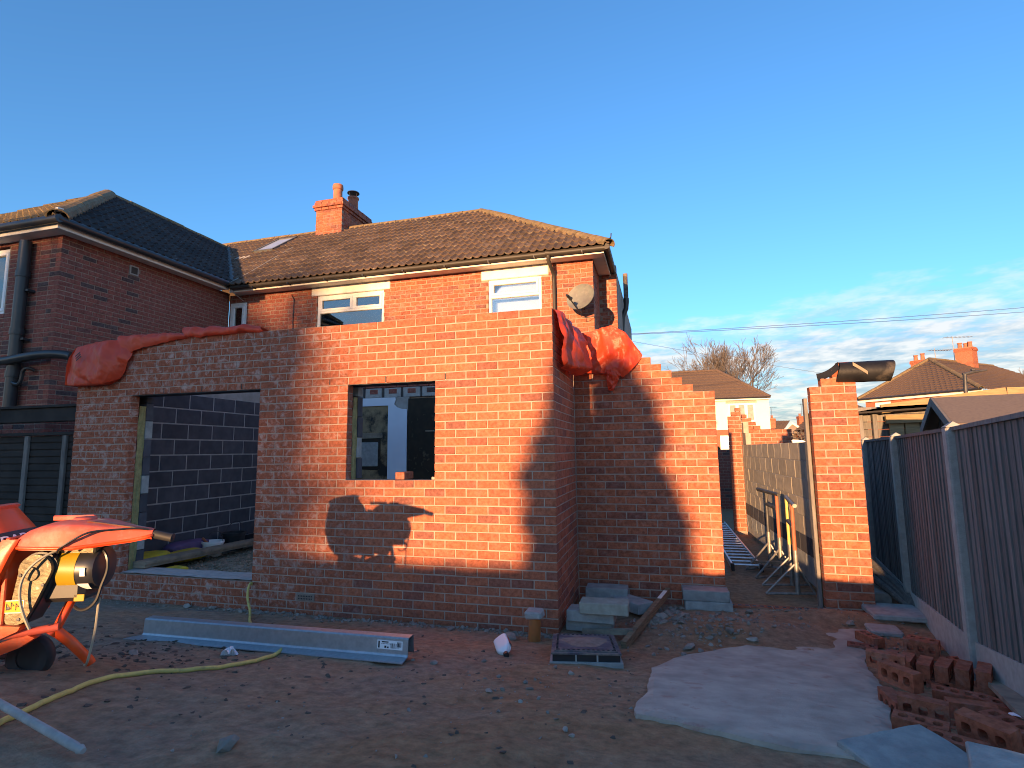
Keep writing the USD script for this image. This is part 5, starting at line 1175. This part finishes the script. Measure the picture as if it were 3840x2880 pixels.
def scatter(n, fx, fy, rmin, rmax, seed0, into):
    for i in range(n):
        x, y = fx(), fy(); r = rmin + (rmax - rmin) * rnd.random() ** 2.5
        if pg.contains(Point(x, y)) or (y > -.01 and x < .0): continue
        v, f = stone(r, seed0 + i); into.add((v + V3(x, y, gz(x, y) + r * .2), f))
U = rnd.uniform
scatter(620, lambda: U(-3.6, .0), lambda: -.04 - abs(rnd.gauss(0, .07)), .006, .034, 1000, mb)
scatter(160, lambda: U(-6.1, -3.4), lambda: -.05 - abs(rnd.gauss(0, .10)), .005, .018, 2100, mb)
scatter(430, lambda: rnd.gauss(1.25, .38), lambda: rnd.gauss(.35, .33), .005, .036, 3000, mb)
scatter(160, lambda: U(.75, 1.12), lambda: U(.4, 1.1), .014, .05, 3900, mb)
scatter(110, lambda: rnd.gauss(.15, .4), lambda: rnd.gauss(-1.85, .4), .004, .018, 5000, mb)
scatter(240, lambda: U(1.5, 3.0), lambda: U(.2, 1.2), .005, .024, 6000, mb)
scatter(160, lambda: U(2.6, 3.3), lambda: U(-1.6, 1.0), .006, .030, 7000, mb)
scatter(160, lambda: U(-5, 2), lambda: U(-3.6, -.1), .003, .008, 8000, mb)
scatter(40, lambda: U(-1.6, .2), lambda: U(-3.5, -2.6), .004, .012, 8600, mb)
obj('rubble', mb.get(), 'stone', None, kind='stuff', label='small stones and crumbs of mortar strewn along the walls and over the earth', cat='rubble')
for i in range(720):
    x, y = rnd.gauss(-2.7, .75), rnd.gauss(-2.0, .6); r = .005 + .020 * rnd.random() ** 2
    if y > -.1: continue
    v, f = stone(r, 9000 + i, flat=.55); mk.add((v * V3(1.3, 1, 1) + V3(x, y, gz(x, y) + r * .08), f))
for i in range(160):
    x, y = rnd.uniform(-1.6, .8), rnd.uniform(-3.2, -.6); r = rnd.uniform(.006, .02); v, f = stone(r, 12000 + i, flat=.4); mk.add((v + V3(x, y, gz(x, y) + r * .06), f))
obj('earth_clods', mk.get(), 'clod', None, kind='stuff', label='dark damp clods of earth scattered on the left of the yard', cat='earth')
obj('steel_rod', tube([(-3.98, -.22, .035), (-3.4, -.20, .03)], .007, 6), 'steel_dark', None, label='short dark rod lying on the earth at the foot of the wall', cat='rod')
obj('foil_scrap', roughen(sheet(np.array([[(-1.98 + .09 * a, -1.83 - .09 * b, gz(-1.95, -1.85) + .02 + .03 * math.sin(4 * a + 5 * b)) for a in np.linspace(0, 1, 6)] for b in np.linspace(0, 1, 6)])), .02, 25), 'sticker_white', None, label='scrap of crumpled plastic under the front edge of the steel lintel', cat='scrap')

# ------------------------------------------------------------------ in the passage: ladder and trestles
ld = thing('ladder', 'metal ladder lying flat along the ground of the side passage', 'ladder')
for x in (1.83, 2.19): obj('stile', rbox(x - .015, x + .015, 2.95, 7.5, .06, .13, .006), 'aluminium', ld)
for i in range(18): obj('rung', tube([(1.83, 3.08 + .25 * i, .10), (2.19, 3.08 + .25 * i, .10)], .015, 8), 'aluminium', ld, smooth=40)
for x in (1.83, 2.19): obj('foot', rbox(x - .02, x + .02, 2.90, 2.99, .045, .14, .006), 'black_rubber', ld)
def trestle(label, posts, bars_, base, colours):
    o = thing('trestle_stand', label, 'trestle')
    for (x, y, zt), c in zip(posts, colours):
        obj('post', tube([(x, y, .04), (x, y, .52)], .026, 10), 'steel_tube', o, smooth=40); obj('sliding_post', tube([(x, y, .50), (x, y, zt)], .021, 10), c, o, smooth=40)
        for q in base(x, y): obj('brace', tube([(x, y, .38), q], .013, 8), 'steel_tube', o, smooth=40); obj('foot_rail', tube([(x, y, .045), q], .015, 8), 'steel_tube', o, smooth=40)
    for a, b, c in bars_: obj('bar', tube([a, b], .024, 10), c, o, smooth=40)
trestle('nearer trestle stand with one yellow and one orange post in the passage', [(2.42, 2.27, 1.08), (2.39, 1.85, 1.04)], [((2.42, 2.27, 1.08), (2.39, 1.70, 1.03), 'steel_tube'), ((2.42, 2.27, .80), (2.39, 1.85, .78), 'steel_dark')],
        lambda x, y: [(x - .34, y - .04, .04), (x + .19, y + .06, .04)], ['hose_yellow', 'rust_paint'])
trestle('farther dark trestle stand in the passage', [(2.36, 3.3, 1.06), (2.405, 2.80, 1.06)], [((2.28, 3.42, 1.09), (2.42, 2.72, 1.07), 'steel_dark'), ((2.36, 3.3, .90), (2.405, 2.8, .88), 'steel_dark')],
        lambda x, y: [(x - .34, y - .2, .04), (x + .17, y - .1, .04)], ['steel_dark', 'rust_paint'])
obj('scrap_board', bar(V3(2.15, 3.35, .10), V3(2.48, 2.35, .28), .05, .012), 'plank_timber', None, label='pale splintered board leaning low against the trestles', cat='board')

# ------------------------------------------------------------------ fence on the right
fc = thing('boarded_fence', 'tall fence of dark vertical boards between concrete posts on the right', 'fence')
PP = [(3.72, 3.50, 1.80, .0), (3.40, 1.585, 1.815, .0), (3.055, -.40, 1.845, .12), (2.72, -2.35, 1.90, .42)]
FA = math.atan2(PP[0][1] - PP[2][1], PP[0][0] - PP[2][0])
def along(x, y, a, b, c): # rotated box along the fence: a along, b across (negative = our side)
    return (x, y), a
for i, (x, y, zt, zb) in enumerate(PP):
    o = xf(rbox(-.055, .055, -.055, .055, zb - .3, zt - .03, .012), (x, y, 0), rz=FA); obj('post', o, 'post_concrete', fc)
    obj('post_cap', xf((np.array([(-.055, -.055, zt - .029), (.055, -.055, zt - .029), (.055, .055, zt - .029), (-.055, .055, zt - .029), (-.03, 0, zt + .012), (.03, 0, zt + .012)]), np.array([[0, 1, 5], [0, 5, 4], [2, 3, 4], [2, 4, 5], [1, 2, 5], [3, 0, 4]])), (x, y, 0), rz=FA), 'post_concrete', fc)
for i in range(3):
    (x0, y0, t0, b0), (x1, y1, t1, b1) = PP[i], PP[i + 1]; L = math.hypot(x1 - x0, y1 - y0); d = V3((x1 - x0) / L, (y1 - y0) / L, 0); nn = V3(-d[1], d[0], 0); nn = nn if nn[0] < 0 else -nn
    n = int((L - .12) / .092); bz = lambda t: b0 + (b1 - b0) * t; tz = lambda t: t0 + (t1 - t0) * t - .055
    for k in range(n):
        s0 = .06 + k * (L - .12) / n; s1 = s0 + (L - .12) / n + .022; t = s0 / L; tw = rng.uniform(-.003, .003)
        a, b = V3(x0, y0, 0) + d * s0, V3(x0, y0, 0) + d * s1; zb, zt = bz(t) + .20, tz(t) + rng.uniform(-.006, .002)
        q = [a + nn * (.004), b + nn * (.014 + tw), b + nn * (.004 + tw), a - nn * .002]
        v = np.array([p + V3(0, 0, zb) for p in q] + [p + V3(0, 0, zt) for p in q]); obj('board', (v, BOXF), 'fence_timber', fc)
    a, b = V3(x0, y0, tz(0) + .012) + d * .055, V3(x1, y1, tz(1) + .012) - d * .055; obj('capping_rail', bar(a, b, .024, .014), 'fence_timber', fc)
    a, b = V3(x0, y0, b0 + .06) + d * .05, V3(x1, y1, b1 + .06) - d * .05; obj('gravel_board', bar(a, b, .022, .14), 'post_concrete', fc)
    for hz in (.35, 1.0, 1.6): obj('rail', bar(V3(x0, y0, hz) + d * .05 - nn * .03, V3(x1, y1, hz) - d * .05 - nn * .03, .025, .03), 'fence_timber', fc)
for i in range(3): obj('log', tube([(3.18 + .05 * i, 2.2 + .1 * i, .25 + .05 * i), (3.38, 1.25, .02 + .03 * i)], .04, 8), 'grey_timber', None, smooth=40, label=('lowest', 'middle', 'topmost')[i] + ' of the old timbers leaning behind the brick pillar', cat='timber')
obj('slab_behind', rbox(3.02, 3.28, 1.75, 2.1, -.02, .12, .01), 'post_concrete', None, label='grey slab lying in the gap between pillar and fence', cat='slab')

# sheds beyond the fence
s2 = thing('felt_roofed_shed', 'garden shed with brown felt roof just behind the fence', 'shed')
e0, r0, e1 = V3(4.19, 2.16, 1.93), V3(4.45, 3.2, 2.31), V3(4.71, 4.24, 1.93); sd = V3(.97, -.24, 0) * 3.4
def slopes(a, b, t):
    n = np.cross(b - a, sd); n /= np.linalg.norm(n); n = n if n[2] > 0 else -n
    q = [a, b, b + sd, a + sd]; return np.array([p - n * t for p in q] + q), BOXF
rf = MB(); rf.add(slopes(e0, r0, .025)); rf.add(slopes(e1, r0 + V3(0, 0, .0), .0251)); obj('roof', rf.get(), 'felt', s2)
off = V3(-.02, .005, 0)
obj('barge_board', bar(e0 + off + V3(0, 0, -.05), r0 + off + V3(0, 0, -.05), .014, .055), 'grey_timber', s2); obj('barge_board', bar(e1 + off + V3(0, 0, -.05), r0 + off + V3(0, 0, -.051), .013, .055), 'grey_timber', s2)
g0, g1, gr = e0 + V3(.10, .14, -.05), e1 + V3(.10, -.14, -.05), r0 + V3(.10, 0, -.10)
for i in range(10):
    t0, t1 = i / 10, (i + 1) / 10; a, b = g0 + (g1 - g0) * t0, g0 + (g1 - g0) * (t1 - .01); top = lambda t: g0[2] + (gr[2] - g0[2]) * (1 - abs(2 * t - 1))
    v = np.array([(a[0], a[1], 0), (b[0], b[1], 0), (b[0] + .02, b[1], 0), (a[0] + .02, a[1], 0), (a[0], a[1], top(t0)), (b[0], b[1], top(t1)), (b[0] + .02, b[1], top(t1)), (a[0] + .02, a[1], top(t0))]); obj('board', (v, BOXF), 'black_timber', s2)
for k in range(14):
    z = .1 + k * .13; a, b = g0 + V3(.03, .0, 0), g0 + sd * .97; obj('front_board', bar(V3(a[0], a[1], z), V3(b[0], b[1], z), .01, .062), 'black_timber', s2)
s1 = thing('timber_outbuilding', 'old weathered board outbuilding behind the fence, partly in sun', 'shed')
for k in range(17): obj('board', rbox(4.4, 8.3, 6.02 - .004 * (k % 2), 6.05, .1 + k * .135, .1 + k * .135 + .128, .004), 'grey_timber', s1)
obj('fascia', bar(V3(4.70, 5.72, 2.33), V3(6.55, 5.74, 2.56), .022, .075), 'shed_timber', s1); obj('fascia', bar(V3(6.56, 5.74, 2.545), V3(8.6, 5.76, 2.50), .022, .09), 'shed_timber', s1)
obj('lower_beam', bar(V3(4.80, 5.85, 2.15), V3(6.3, 5.85, 2.18), .03, .07), 'shed_timber', s1)
for x in (4.98, 5.22, 5.46, 5.70): obj('panel', rbox(x - .11, x + .11, 5.90, 5.93, 1.2, 2.09, .004), 'shed_timber', s1)
for x in (4.40, 4.62): obj('post', rbox(x, x + .07, 5.9, 5.98, 0, 2.28, .006), 'grey_timber', s1)
P = np.array([(4.25, 5.62, 2.28), (4.72, 5.62, 2.36), (8.6, 5.62, 2.50), (8.6, 8.4, 2.42), (4.25, 8.4, 2.24)]); obj('roof', (np.vstack([P, P - V3(0, 0, .03)]), np.array([[0, 1, 2], [0, 2, 3], [0, 3, 4], [5, 7, 6], [5, 8, 7], [5, 9, 8], [0, 5, 6], [0, 6, 1], [1, 6, 7], [1, 7, 2], [2, 7, 8], [2, 8, 3], [3, 8, 9], [3, 9, 4], [4, 9, 5], [4, 5, 0]])), 'black_timber', s1)
obj('black_bag', roughen(lathe([(0, .16), (.05, .12), (.11, .05), (.09, 0), (0, 0)], 12, (5.33, 5.75, 1.80)), .03, 9), 'black_rubber', None, label='small black bag hanging on the sunlit boards of the outbuilding', cat='bag'); obj('bag_string', tube([(5.33, 5.78, 1.94), (5.36, 5.87, 2.14)], .006, 5), 'wire', None, label='thin string holding the black bag on the outbuilding', cat='string')
lp_ = thing('lamp_post', 'dark thin lamp on an angled arm standing above the outbuilding roof', 'lamp')
obj('post', tube([(6.55, 7, 2.3), (6.58, 7, 3.02)], [.035, .032], 10), 'steel_dark', lp_, smooth=40); obj('arm', tube([(6.55, 7, 3.02), (6.72, 6.98, 3.06), (6.92, 6.95, 3.08)], [.03, .026, .014], 8), 'steel_dark', lp_, smooth=40); obj('sensor', rbox(6.68, 6.74, 6.95, 7.01, 3.08, 3.115, .006), 'steel_dark', lp_)

# ------------------------------------------------------------------ houses beyond
def simple_roof(parent, quads, m, step=.34, name='roof', corr=True):
    """tiled slopes: rows of overlapping strips with rounded rolls. quads: (a, b, c, d): a-b the eave, d-c the top"""
    mb = MB()
    for a, b, c, d in quads:
        a, b, c, d = map(lambda p: V3(*p), (a, b, c, d)); n = np.cross(b - a, d - a); n /= np.linalg.norm(n); n = n if n[2] > 0 else -n
        H = np.linalg.norm((d + c) / 2 - (a + b) / 2); k = max(2, int(H / step))
        for j in range(k):
            rows = []
            for t, lift in ((j / k, .05), ((j + 1) / k, .01)):
                p, q = a + (d - a) * t, b + (c - b) * t; m_ = max(4, int(np.linalg.norm(b - a) / .075)); u = np.linspace(0, 1, m_ + 1)
                L = np.linalg.norm(q - p); w = .028 * np.maximum(np.cos(u * L / .30 * 2 * PI + j * 0), -.2)
                rows.append(p + np.outer(u, q - p) + np.outer(w + lift, n))
            rows = [rows[0] - n * .045] + rows
            mb.add(sheet(np.array(rows)))
    return obj(name, mb.get(), m, parent)
mat('far_tile', (.125, .080, .058), (.095, .066, .052), rough=.9, scale=8, dirt=(.22, .17, .13), dscale=30, dlo=.55, dhi=.65)
wh = thing('white_house', 'cream rendered house with brown tiled hipped roof beyond the passage', 'house')
obj('upper_wall', box(-7, 7.86, 33.70, 41, 2.90, 5.0), 'cream_render', wh)
obj('lower_wall', box(-7, 7.84, 33.72, 40.98, -.2, 2.899), 'far_brick', wh)
WHA = V3(5.04, 36.25, 7.26)
simple_roof(wh, [((-7, 33.35, 5.0), (7.93, 33.35, 5.0), WHA, (-4, 36.25, 7.26)), ((7.93, 33.35, 5.0), (7.93, 41.3, 5.0), (5.04, 38.4, 7.26), WHA)], 'far_tile')
obj('fascia', rbox(-7, 7.90, 33.40, 33.45, 4.84, 4.97, .01), 'white_paint', wh); obj('gutter', tube([(-7, 33.36, 4.98), (7.92, 33.36, 4.98)], .06, 8), 'black_plastic', wh, smooth=40)
ridge(wh, (-4, 36.25, 7.30), WHA + V3(0, 0, .04), 'far_tile'); ridge(wh, (7.9, 33.4, 5.06), WHA + V3(0, 0, .04), 'far_tile')
def far_window(parent, x0, x1, z0, z1, y, n=3, m='white_plastic'):
    mb = MB(); t = .09
    for i in range(n): a, b = x0 + (x1 - x0) * i / n, x0 + (x1 - x0) * (i + 1) / n; bars(mb, a, b, z0, z1, y + .002 * i, t, .08, .006)
    f = obj('window', mb.get(), m, parent)
    for i in range(n): a, b = x0 + (x1 - x0) * i / n, x0 + (x1 - x0) * (i + 1) / n; obj('pane', box(a + t, b - t, y + .04, y + .05, z0 + t, z1 - t), 'grey_render' if m == 'white_plastic' else 'glass', f)
far_window(wh, 5.35, 6.98, 3.42, 4.62, 33.64); obj('lintel', rbox(5.20, 7.12, 33.66, 33.72, 4.66, 4.86, .01), 'buff_block', wh)
dr = obj('door', rbox(4.72, 5.62, 33.66, 33.72, .3, 2.52, .01), 'white_plastic', wh); obj('door_panel', rbox(4.86, 5.48, 33.645, 33.66, .5, 2.35, .01), 'sticker_white', dr)

rh = thing('semi_detached_house', 'brick house with brown hipped roof and two red chimneys beyond the sheds', 'house')
E1, E2, RA = V3(14.53, 38.62, 5.0), V3(19.32, 33.0, 5.0), CAM + (FWD + RGT * (3485 - 1920) / 2033.4 + UPV * (1440 - 1347) / 2033.4) * 39.0
nn = V3(.7605, .6493, 0); dd_ = (E2 - E1) / np.linalg.norm(E2 - E1)
simple_roof(rh, [(E1, E2, RA, RA), (E2, E2 + nn * 15, RA + nn * 8.5, RA), (E1 + nn * 15, E1, RA, RA + nn * 8.5)], 'far_tile')
ridge(rh, E1 + V3(0, 0, .08), RA + V3(0, 0, .05), 'mossy_tile', r=.15); ridge(rh, E2 + V3(0, 0, .08), RA + V3(0, 0, .05), 'mossy_tile', r=.15); ridge(rh, RA + V3(0, 0, .05), RA + nn * 8.5, 'mossy_tile', r=.15)
i1, i2 = E1 + dd_ * .35 + nn * .35, E2 - dd_ * .35 + nn * .35
q = [i1, i2, i2 + nn * 13, i1 + nn * 13]; obj('wall', (np.array([(p[0], p[1], -.2) for p in q] + [(p[0], p[1], 4.98) for p in q]), BOXF), 'far_brick', rh)
obj('fascia', bar(E1 + nn * .12 + V3(0, 0, -.12), E2 + nn * .12 + V3(0, 0, -.12), .03, .09), 'white_paint', rh); obj('gutter', tube([E1 + V3(0, 0, -.0), E2 + V3(0, 0, -.0)], .07, 8), 'black_plastic', rh, smooth=40)
a, b = i1 + dd_ * .7 - nn * .03, i1 + dd_ * 1.7 - nn * .03; obj('window', bar(V3(a[0], a[1], 4.25), V3(b[0], b[1], 4.25), .04, .45), 'white_plastic', rh)
def chimney(parent, c, w, dpt, z0, z1, pots, ang, aerial=True):
    mb = MB(); g = .085; n = int((z1 - z0) / g)
    c0 = obj('chimney', xf(box(-w / 2 + .01, w / 2 - .01, -dpt / 2 + .01, dpt / 2 - .01, z0, z1), (c[0], c[1], 0), rz=ang), 'old_mortar', parent)
    for k in range(n):
        z = z0 + k * g; o = .05 if k in (n - 3, n - 2) else .025 if k == n - 1 else 0
        for face in range(4):
            L = w if face % 2 == 0 else dpt; D = dpt if face % 2 == 0 else w; u = -L / 2 - o; first = True
            while u < L / 2 + o - .05:
                e = min(u + (.1125 if first and (k + face) % 2 else .225), L / 2 + o)
                mb.add(xf(xf(box(u, e - .012, -D / 2 - o, -D / 2 + .04, z, z + g - .012), rz=face * PI / 2), (c[0], c[1], 0), rz=ang)); u = e; first = False
    obj('brickwork', mb.get(), 'far_brick', c0, kind='stuff')
    for (px, py, hh) in pots: obj('pot', xf(lathe([(.13, z1), (.14, z1 + .05), (.12, z1 + hh * .8), (.15, z1 + hh * .85), (.15, z1 + hh), (.11, z1 + hh), (.1, z1 + .1)], 14, (px, py, 0)), (c[0], c[1], 0), rz=ang), 'terracotta', c0, smooth=40)
    return c0
ang = math.atan2(-.76, .65)
c1 = RA + nn * 1.2 + dd_ * -1.25; c2 = RA + nn * 3.7 + dd_ * .55
chimney(rh, c1, 1.0, .62, 6.6, 8.05, [(-.25, 0, .42), (.18, .05, .50)], ang + .1); chimney(rh, c2, 1.1, .75, 6.7, 8.85, [(-.32, 0, .42), (0, .1, .36), (.3, 0, .42)], ang + .1)
def aerial(label, base, h, rods, m='aerial_metal'):
    o = thing('tv_aerial', label, 'aerial'); base = V3(*base); obj('mast', tube([base, base + V3(0, 0, h)], .022, 6), m, o)
    for (zz, L, dirn, els) in rods:
        dv = V3(math.cos(dirn), math.sin(dirn), 0); p = base + V3(0, 0, zz); obj('boom', tube([p - dv * L * .3, p + dv * L * .7], .016, 6), m, o)
        e = np.cross(dv, V3(0, 0, 1)); mb = MB()
        for i in range(els): c = p + dv * L * (-.25 + .9 * i / max(1, els - 1)); mb.add(tube([c - e * .28, c + e * .28], .009, 4))
        obj('elements', mb.get(), m, o)
aerial('taller television aerial with two arms on the right red chimney', V3((c2 + dd_ * -.75)[0], (c2 + dd_ * -.75)[1], 7.9), 1.95, [(1.9, 2.0, .2, 7), (1.0, 1.3, 2.8, 6)])
aerial('low television aerial behind the left red chimney', RA + nn * .8 + V3(0, 0, .1), .75, [(.6, 1.7, .35, 8)])
aerial('small distant television aerial left of the brown roof', (18.6, 44.0, 6.2), .9, [(.85, 1.0, .3, 5)])

f1 = thing('distant_gabled_house', 'small distant house with white bargeboards seen past the cream house', 'house')
obj('wall', prism([(13.2, 66.0), (15.95, 65.6), (19, 72), (13.2, 73)], 3.35, (0, 0, 0)), 'sand', f1)
simple_roof(f1, [((12.4, 65.7, 3.3), (14.6, 65.3, 3.35), (16.4, 69, 5.0), (14.2, 69.4, 5.0))], 'far_tile'); obj('gable', (np.array([(14.6, 65.3, 3.35), (17.0, 65.0, 3.35), (15.95, 66.2, 4.55), (14.6, 65.4, 3.3), (17.0, 65.1, 3.3), (15.95, 66.3, 4.5)]), np.array([[0, 1, 2], [5, 4, 3], [0, 2, 5], [0, 5, 3], [2, 1, 4], [2, 4, 5]])), 'sand', f1)
obj('bargeboard', bar(V3(14.5, 65.15, 3.3), V3(15.95, 65.95, 4.6), .06, .12), 'white_paint', f1); obj('bargeboard', bar(V3(17.2, 64.9, 3.4), V3(15.95, 65.94, 4.6), .06, .12), 'white_paint', f1)
chimney(f1, (14.0, 67.2), .62, .62, 4.0, 5.25, [(0, 0, .35)], .1)
f2 = thing('distant_hipped_house', 'distant brown roofed house next to the brick pillar', 'house')
obj('wall', box(16.5, 26, 60, 68, 0, 3.6), 'far_brick', f2); simple_roof(f2, [((16.0, 59.5, 3.6), (26, 59.5, 3.6), (22, 63.5, 6.4), (19.4, 63.5, 6.4)), ((16.0, 68, 3.6), (16.0, 59.5, 3.6), (19.4, 63.5, 6.4), (19.4, 64.5, 6.4))], 'far_tile')
chimney(f2, (17.2, 66.8), .9, .62, 4.2, 5.4, [(-.2, 0, .3)], .2)
aerial('thin television aerial on the distant house with white bargeboards', (13.95, 67.0, 5.2), 1.4, [(1.35, .9, .3, 4)], 'wire'); aerial('thin television aerial on the distant brown roofed house', (17.2, 66.6, 5.4), 1.5, [(1.4, .9, .4, 4)], 'wire')

# parked vehicle beyond the block wall
vn = thing('white_van', 'white vehicle roof showing above the grey block wall', 'van', (6.4, 20.5, 0), -.25)
prof = [(-2.0, .35), (2.0, .35), (2.05, .9), (1.95, 1.05), (1.3, 1.25), (.75, 1.83), (.3, 1.98), (-.6, 2.03), (-1.85, 1.96), (-2.02, 1.2)]
obj('body', xf(prism(prof, 1.7), (0, .85, 0), rx=PI / 2), 'car_white', vn); obj('windscreen', xf(prism([(1.24, 1.29), (.79, 1.76), (.70, 1.76), (1.14, 1.29)], 1.72), (.02, .86, 0), rx=PI / 2), 'sticker_ink', vn); obj('side_window', xf(prism([(.6, 1.30), (.5, 1.75), (-.3, 1.80), (-.3, 1.30)], 1.72), (0, .86, 0), rx=PI / 2), 'sticker_ink', vn)
for x in (-1.3, 1.3):
    for y in (-.8, .8): obj('wheel', xf(lathe([(.1, -.1), (.3, -.1), (.32, 0), (.3, .1), (.1, .1)], 18), (x, y, .32), rx=PI / 2), 'black_rubber', vn, smooth=40)

# ------------------------------------------------------------------ trees, hedge, wires
def bare_tree(name, label, base, height, spread, seed, cat='tree', m='bark', levels=7, r0=.28, lean=(0, 0, 0), start=.12, twig=.010, fork=(2, 3), stems=1, group=None):
    q = random.Random(seed); o = thing(name, label, cat, group=group); trunk = MB(); crown = MB()
    def grow(p, d, L, r, lev):
        n = 4; pts = [p]; dd = d.copy()
        for i in range(n):
            dd = dd + V3(q.gauss(0, .10), q.gauss(0, .10), q.gauss(.03, .06)); dd /= np.linalg.norm(dd); pts.append(pts[-1] + dd * L / n)
        r1 = max(r * .62, twig * .8); (trunk if lev < 2 else crown).add(tube(pts, np.linspace(r, r1, n + 1), 7 if lev < 2 else 4 if lev < 4 else 3, cap=False))
        if lev >= levels: return
        k = q.choice(fork) + (1 if lev < 2 else 0)
        for j in range(k):
            t = 1.0 if j == 0 else q.uniform(.45, 1.0); pos = pts[min(n, int(t * n + .5))]
            az = q.uniform(0, 2 * PI); side = np.cross(dd, V3(math.cos(az), math.sin(az), .2)); side /= max(np.linalg.norm(side), 1e-6)
            w = q.uniform(.35, .75) * spread * (.55 if j == 0 else 1); nd = dd + side * w + V3(0, 0, .05); nd /= np.linalg.norm(nd)
            grow(pos, nd, L * q.uniform(.66, .84), max(r1 * (.9 if j == 0 else .72), twig), lev + 1)
    for s_ in range(stems):
        az = s_ * 2 * PI / max(1, stems) + q.uniform(0, 1); d0 = V3(.25 * math.cos(az) * (stems > 1), .25 * math.sin(az) * (stems > 1), 1) + V3(*lean); grow(V3(*base), d0 / np.linalg.norm(d0), height * .26, r0, 0)
    obj('trunk', trunk.get(), m, o, smooth=40); obj('crown', crown.get(), m, o)
    return o
bare_tree('bare_tree', 'large leafless tree behind the cream house', (7.0, 46.0, 0), 13.6, 1.05, 5, levels=7, r0=.30, twig=.017, fork=(2, 3), stems=3)
bare_tree('bare_tree', 'hazy leafless tree at the right edge behind the roofs', (42.0, 70.0, 0), 12.5, .9, 8, levels=7, r0=.30, twig=.016, stems=2)
def leafy(name, label, cat, centre, size, n, leaf, m, seed, cone=False, trunk=None):
    q = np.random.default_rng(seed); o = thing(name, label, cat); N = 0; V = []
    while N < n:
        p = q.normal(0, 1, 3); p /= np.linalg.norm(p); rr = q.uniform(.35, 1) ** .5
        if cone: h = q.uniform(0, 1) ** 1.25; a = q.uniform(0, 2 * PI); w = (1 - h) ** .45 * (1 + .22 * math.sin(a * 3 + h * 17) + .15 * math.sin(a * 7 - h * 31)) * q.uniform(.55, 1.05); p = V3(math.cos(a) * w, math.sin(a) * w, 2 * h - 1)
        else: p = p * rr * (1 + .4 * (float(fbm(p * 2 + seed, 2, seed)) - .5))
        c = V3(*centre) + p * V3(*size); u = q.normal(0, 1, 3); u /= np.linalg.norm(u); w = np.cross(u, q.normal(0, 1, 3)); w /= np.linalg.norm(w); s_ = leaf * q.uniform(.6, 1.4)
        V += [c - u * s_ * .4, c + w * s_ * .5, c + u * s_, c - w * s_ * .5]; N += 1
    F = np.arange(4 * n).reshape(-1, 4); obj('crown', (np.array(V), F), m, o)
    if trunk: obj('trunk', tube(trunk, np.linspace(.12, .05, len(trunk)), 8), 'bark', o, smooth=40)
leafy('hedge', 'bit of green shrub above the dark garden wall', 'shrub', (2.0, 12.4, 1.55), (.7, .5, .28), 900, .09, 'hedge', 3)
leafy('hedge', 'dark brown winter hedge behind the block wall', 'shrub', (8.6, 27, 1.5), (3.0, .8, 1.1), 2200, .14, 'bark', 4)
def wire(label, a, b, sag, r=.011):
    a, b = V3(*a), V3(*b); obj('overhead_wire', tube([a + (b - a) * t - V3(0, 0, sag * 4 * t * (1 - t)) for t in np.linspace(0, 1, 14)], r, 5), 'wire', None, label=label, cat='wire')
def pxp(px, py, z): return CAM + (FWD + RGT * (px - 1920) / 2033.4244 + UPV * (1440 - py) / 2033.4244) * z
wire('upper thin overhead wire crossing the sky at the right', pxp(2330, 1254, 24), pxp(4200, 1122, 27), .12); wire('lower thin overhead wire crossing the sky at the right', pxp(2330, 1256, 24.5), pxp(4200, 1142, 27.5), .12)
wire('faint short wire running behind the bare tree crown', pxp(2370, 1280, 30), pxp(3120, 1405, 40), .05, .009)

# ------------------------------------------------------------------ behind the camera: what throws the evening shadows
rfn = thing('rear_garden_fence', 'board fence along the rear end of the plot behind the camera', 'fence')
def fence_run(x0, x1, y, z0, z1):
    n = int((x1 - x0) / .15)
    mb = MB()
    for i in range(n): mb.add(rbox(x0 + i * .15, x0 + i * .15 + .148, y, y + .02, z0, z1 + rng.uniform(-.01, .01), .004))
    return mb.get()
obj('boards', fence_run(-34, -2.55, -20.0, .4, 1.84), 'fence_timber', rfn, kind='stuff'); obj('low_boards', fence_run(-2.5, 26, -20.1, .4, 1.62), 'fence_timber', rfn, kind='stuff')
leafy('conifer', 'dense conical evergreen behind the camera', 'tree', (-3.30, -25, 2.40), (.78, .78, 1.92), 22000, .12, 'conifer', 11, cone=True, trunk=[(-3.28, -25, .3), (-3.28, -25, 3.6)])
for i, (x, y, h, sd_) in enumerate(((-15.6, -60, 9.5, 21), (-18.6, -63, 10, 22), (-17.3, -68, 10, 23))):
    bare_tree('bare_tree', ('first', 'second', 'third')[i] + ' leafless tree far behind the camera on the left', (x, y, .4), h, 1.0, sd_, levels=8, r0=.26, twig=.030, fork=(2, 3), stems=3)
